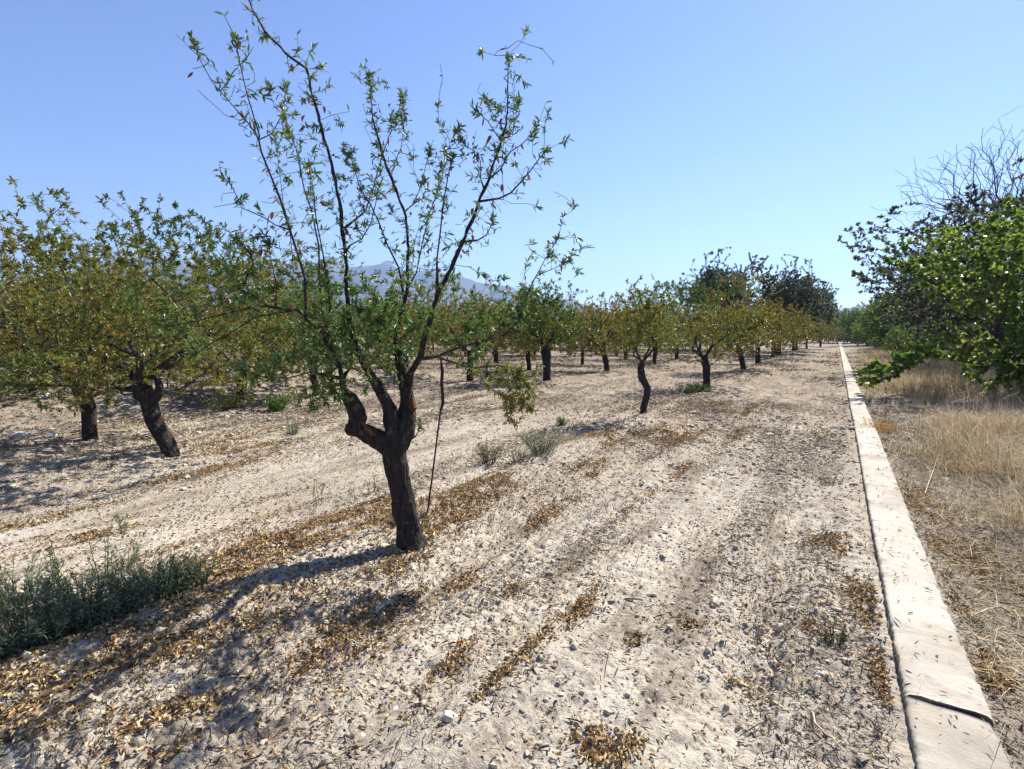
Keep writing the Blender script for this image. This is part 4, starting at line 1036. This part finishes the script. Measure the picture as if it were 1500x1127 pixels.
weed('tall_weed', 220, wp(515, 725), .2, .03, 3, [(.08, .06, .04), (.13, .10, .06)], 'short brown stalk left of the near trunk, first of three', group='stalks left of the near trunk', per=14, upright=1, leaf=.018)
weed('tall_weed', 221, wp(538, 720), .2, .03, 3, [(.08, .06, .04), (.13, .10, .06)], 'short brown stalk left of the near trunk, middle of three', group='stalks left of the near trunk', per=14, upright=1, leaf=.018)
weed('tall_weed', 222, wp(549, 716), .26, .04, 4, [(.08, .06, .04), (.13, .10, .06)], 'brown forked stalk left of the near trunk, closest to it', group='stalks left of the near trunk', per=14, upright=1, leaf=.02)
weed('tall_weed', 223, wp(776, 640), .3, .02, 2, [(.06, .05, .03), (.1, .08, .05)], 'lone dark stalk standing above the grey-green clump', per=8, upright=1, leaf=.018)
weed('weed_clump', 224, wp(823, 622), .2, .12, 24, WG, 'little green weed behind the straw tuft', per=12, leaf=.05, lw=.014)

def tuft(seed, p, n, rad, h, pal, label, group=None, lean=.6, wd=.004):
    rng = np.random.default_rng(seed)
    root_p = np.array(p)
    q = rng.normal(0, rad * .45, (n, 2)); P = np.stack([q[:, 0], q[:, 1], np.full(n, -.01)], 1)
    cols = palette(P + root_p, pal, rng, seed, 3, .8)
    th = np.arctan2(q[:, 1], q[:, 0]) + rng.normal(0, .7, n)
    o = blades('grass_tuft', P, th, np.abs(rng.normal(lean, .3, n)), h * rng.uniform(.5, 1.1, n), np.full(n, wd) * rng.uniform(.6, 1.3, n), cols, M_STRAW)
    o.location = p; tag(o, label, 'grass tuft', group); return o
tuft(301, wp(832, 655), 260, .3, .22, STRAWP, 'bleached straw tuft right of the grey-green weed clump')
tuft(302, wp(1290, 632), 420, .3, .28, [(.30, .17, .05), (.40, .24, .08), (.45, .28, .1)], 'rust-gold grass tuft right beside the kerb', wd=.006)
tuft(303, wp(1440, 690), 700, .55, .34, STRAWP, 'pale golden grass tuft at the right edge below the green boughs', lean=.8, wd=.006)
tuft(304, wp(1470, 655), 600, .6, .38, STRAWP, 'golden grass tuft behind the pale one at the right edge', lean=.8, wd=.006)
GR = [(.2, .18, .16), (.3, .27, .24), (.42, .39, .35), (.14, .12, .10)]
tuft(305, wp(1283, 960), 150, .12, .1, GR, 'wiry grey dead tuft against the kerb, behind the fresh green weed', lean=1.6, wd=.0025)
tuft(306, wp(1245, 1085), 170, .14, .1, GR, 'wiry grey dead tuft in the bottom right corner of the soil', lean=1.8, wd=.0025)
tuft(307, wp(1110, 1040), 80, .1, .06, GR, 'flattened grey tuft in the middle foreground', lean=2, wd=.0025)
tuft(308, wp(1190, 760), 120, .18, .08, GR, 'flattened grey tuft left of the kerb joint', lean=1.8, wd=.003)
tuft(309, wp(1165, 600), 160, .3, .2, [(.3, .24, .12), (.38, .3, .15), (.2, .2, .08)], 'straw-green tuft on the strip left of the far kerb', lean=.6, wd=.006)

# ------------------------------------------------------------------ stones and sticks
def stone(seed, p, s, label, col=(.55, .5, .43), group='loose stones'):
    rng = np.random.default_rng(seed); v, f = ico()
    # one subdivision for an irregular rock
    vs = [tuple(x) for x in v]; cache = {}; fs = []
    def mid(a, b):
        k = (min(a, b), max(a, b))
        if k not in cache:
            m = norm((np.array(vs[a]) + np.array(vs[b])) / 2); vs.append(tuple(m)); cache[k] = len(vs) - 1
        return cache[k]
    for a, b, c in f:
        ab, bc, ca = mid(a, b), mid(b, c), mid(c, a); fs += [(a, ab, ca), (b, bc, ab), (c, ca, bc), (ab, bc, ca)]
    q = np.array(vs); q = q * (1 + .3 * noise3(q * 1.6 + seed, seed)[:, None] + .1 * noise3(q * 4 + seed, seed + 1)[:, None]) * s * np.array([1.2, .9, .62])
    q[:, 2] += s * .25
    o = mesh_np('stone', q, np.array(fs), 3, M_STONE); o.location = p; o.rotation_euler = (0, 0, seed * 1.3); tag(o, label, 'stone', group)
stone(401, wp(62, 608), .17, 'large pale stone on the bank behind the left trunks')
stone(402, wp(30, 640), .1, 'mid-sized stone left of the upright left trunk')
stone(403, wp(75, 640), .09, 'low stone between the bank and the upright left trunk')
stone(404, wp(672, 882), .026, 'dark little clod by the leaf drifts right of the near trunk')
stone(405, wp(580, 1040), .028, 'small white pebble near the dark stick in the foreground')
stone(406, wp(530, 1078), .022, 'smaller white pebble left of the dark stick in the foreground')
stone(407, wp(1390, 1000), .03, 'small stone on the bare verge beside the broken kerb corner')
stone(408, wp(1205, 1000), .035, 'rounded clod left of the wiry grey tufts in the foreground')
stone(409, wp(1385, 700), .045, 'bright white stone on the verge just right of the kerb joint')
stone(410, wp(235, 815), .03, 'small stone behind the right end of the weed patch')
def stick(a, b, r, label, mat=None, lift=.012, kink=.015, seed=1):
    rng = np.random.default_rng(seed)
    A = ground_at(*a); Bp = ground_at(*b); A[2] = hz(A[0], A[1]) + lift; Bp[2] = hz(Bp[0], Bp[1]) + lift + .005
    V, Fq, Ft = [], [], []
    P = [A + (Bp - A) * t + (rng.normal(0, kink, 3) * np.array([1, 1, .3]) if 0 < t < 1 else 0) - A for t in (0, .25, .5, .75, 1)]
    sweep(P, [r, r * 1.1, r * .95, r * .8, r * .5], 6, V, Fq, Ft, .1)
    o = mesh_np('stick', np.array(V), [(np.array(Fq), 4), (np.array(Ft), 3)], None, mat or M_STICK, shade=True)
    o.location = A; tag(o, label, 'stick', 'fallen sticks')
M_PALE = plain('pale_straw', (.5, .4, .26), .8, .25, 40, .3)
stick((609, 1010), (625, 1052), .006, 'short dark stick lying in the centre foreground')
stick((335, 1010), (422, 952), .006, 'grey twig lying beside the tree shadow in the foreground', kink=.02, seed=3)
stick((1425, 912), (1466, 888), .004, 'pale straw stalk lying on the bare verge', M_PALE, .03, .004)
stick((1355, 725), (1375, 672), .004, 'pale leaning straw stalk beside the white verge stone', M_PALE, .05, .004, 5)
stick((890, 888), (942, 884), .006, 'bent dark twig between the leaf drifts, right of centre', seed=6)
stick((785, 1100), (805, 1112), .006, 'stubby dark twig near the bottom edge', seed=7)
stick((1190, 1060), (1235, 1120), .004, 'thin pale stalk under the corner grey tuft', M_PALE, .02, .01, 8)

# ------------------------------------------------------------------ mountains
def mountains():
    prof = [(-900, 440), (-300, 425), (0, 414), (150, 407), (260, 397), (330, 394), (390, 398), (425, 404), (450, 396), (470, 388), (483, 375), (490, 376), (508, 390), (540, 388), (572, 385), (598, 396), (640, 408), (700, 422), (760, 436), (840, 452), (900, 462),
            (1000, 468), (1120, 470), (1200, 461), (1235, 452), (1260, 447), (1400, 440), (1600, 432), (2600, 440)]
    pxs = np.array([p[0] for p in prof], float); hs = np.array([489 - p[1] for p in prof], float)
    cols = np.linspace(-900, 2400, 560); D = np.linspace(0, 1, 46)
    top = np.interp(cols, pxs, hs)
    V = []
    for k, t in enumerate(D):
        dep = 1900 + 2300 * t
        prof_t = smooth(0, .62, np.array([t]))[0] if t < .62 else smooth(1.05, .62, np.array([t]))[0]
        x = (cols - 750) / F * dep; y = dep * np.ones_like(cols)
        rd = dep / 3326.0
        wx = x * CY - y * SY; wy = x * SY + y * CY
        z = top / F * 3326 * prof_t
        z = z * (1 + (.32 * fbm(wx * .0022, wy * .0022, 5, 7)) * (1 - .85 * np.exp(-((t - .62) / .05) ** 2))) + (4 * fbm(wx * .01, wy * .01, 3, 9) if 0 < t < 1 else 0) * prof_t
        V.append(np.stack([wx, wy, z - 1.5], 1))
    V = np.array(V).reshape(-1, 3); nc = len(cols)
    i, j = np.meshgrid(np.arange(len(D) - 1), np.arange(nc - 1), indexing='ij')
    Fq = np.stack([i * nc + j, i * nc + j + 1, (i + 1) * nc + j + 1, (i + 1) * nc + j], -1).reshape(-1, 4)
    t = NT('mountain'); co = obj_coord(t); n = t.noise(co, .012, 6, .65); n2 = t.noise(co, .05, 4)
    c = t.ramp(n, [(.35, (.03, .035, .02)), (.5, (.07, .062, .042)), (.68, (.14, .12, .095))])
    c = t.mix(t.ramp(n2, [(.45, (0,) * 3), (.6, (.6,) * 3)]), c, (.045, .055, .028))
    p = t.bsdf(c, .95, None, .1); t.l(p.outputs[0], t.out.inputs['Surface'])
    tag(mesh_np('mountains', V, Fq, 4, t.m, shade=True), kind='structure')
mountains()

# ------------------------------------------------------------------ haze
t = NT('air'); pv = t.n('ShaderNodeVolumePrincipled', i_Density=2.2e-4); pv.inputs['Color'].default_value = (.42, .62, 1, 1)
pv.inputs['Anisotropy'].default_value = .2
t.l(pv.outputs[0], t.out.inputs['Volume'])
b = 5600; z0, z1 = -2.0, 700
V = np.array([(-b, -b, z0), (b, -b, z0), (b, b, z0), (-b, b, z0), (-b, -b, z1), (b, -b, z1), (b, b, z1), (-b, b, z1)], float)
Fh = np.array([(3, 2, 1, 0), (4, 5, 6, 7), (0, 1, 5, 4), (1, 2, 6, 5), (2, 3, 7, 6), (3, 0, 4, 7)])
hz_o = mesh_np('haze', V, Fh, 4, t.m); tag(hz_o, 'thin bluish haze over the plain', 'haze', kind='stuff')

# ------------------------------------------------------------------ light, sky, camera
w = bpy.data.worlds.new('World'); SC.world = w; w.use_nodes = True
nt_ = w.node_tree; nt_.nodes.clear()
sky = nt_.nodes.new('ShaderNodeTexSky'); sky.sky_type = 'NISHITA'; sky.sun_disc = False
sky.sun_elevation = SUN_EL; sky.sun_rotation = SUN_AZ; sky.altitude = 600; sky.air_density = 1.0; sky.dust_density = .15; sky.ozone_density = 2.5
bg = nt_.nodes.new('ShaderNodeBackground'); bg.inputs['Strength'].default_value = .069
ow = nt_.nodes.new('ShaderNodeOutputWorld')
hsv = nt_.nodes.new('ShaderNodeHueSaturation'); hsv.inputs['Saturation'].default_value = 1.14; hsv.inputs['Hue'].default_value = .515
nt_.links.new(sky.outputs[0], hsv.inputs['Color']); nt_.links.new(hsv.outputs[0], bg.inputs[0]); nt_.links.new(bg.outputs[0], ow.inputs[0])
sl = bpy.data.lights.new('sun', 'SUN'); sl.energy = 5.0; sl.angle = math.radians(.53); sl.color = (1, .95, .87)
so = bpy.data.objects.new('sun', sl); COL.objects.link(so)
sd = Vector((math.sin(SUN_AZ) * math.cos(SUN_EL), math.cos(SUN_AZ) * math.cos(SUN_EL), math.sin(SUN_EL)))
so.rotation_euler = sd.to_track_quat('Z', 'Y').to_euler(); so.location = sd * 50
cd = bpy.data.cameras.new('camera'); co_ = bpy.data.objects.new('camera', cd); COL.objects.link(co_)
co_.location = (0, 0, H); co_.rotation_euler = (pi / 2 - PITCH, 0, YAW)
cd.sensor_fit = 'HORIZONTAL'; cd.sensor_width = 36; cd.lens = 36 * F / 1500; cd.clip_end = 20000; cd.clip_start = .05
SC.camera = co_
SC.view_settings.view_transform = 'Standard'; SC.view_settings.look = 'None'; SC.view_settings.exposure = 1.36; SC.view_settings.gamma = 1
SC.cycles.max_bounces = 8; SC.cycles.transparent_max_bounces = 8; SC.cycles.volume_bounces = 0
SC.cycles.use_denoising = True
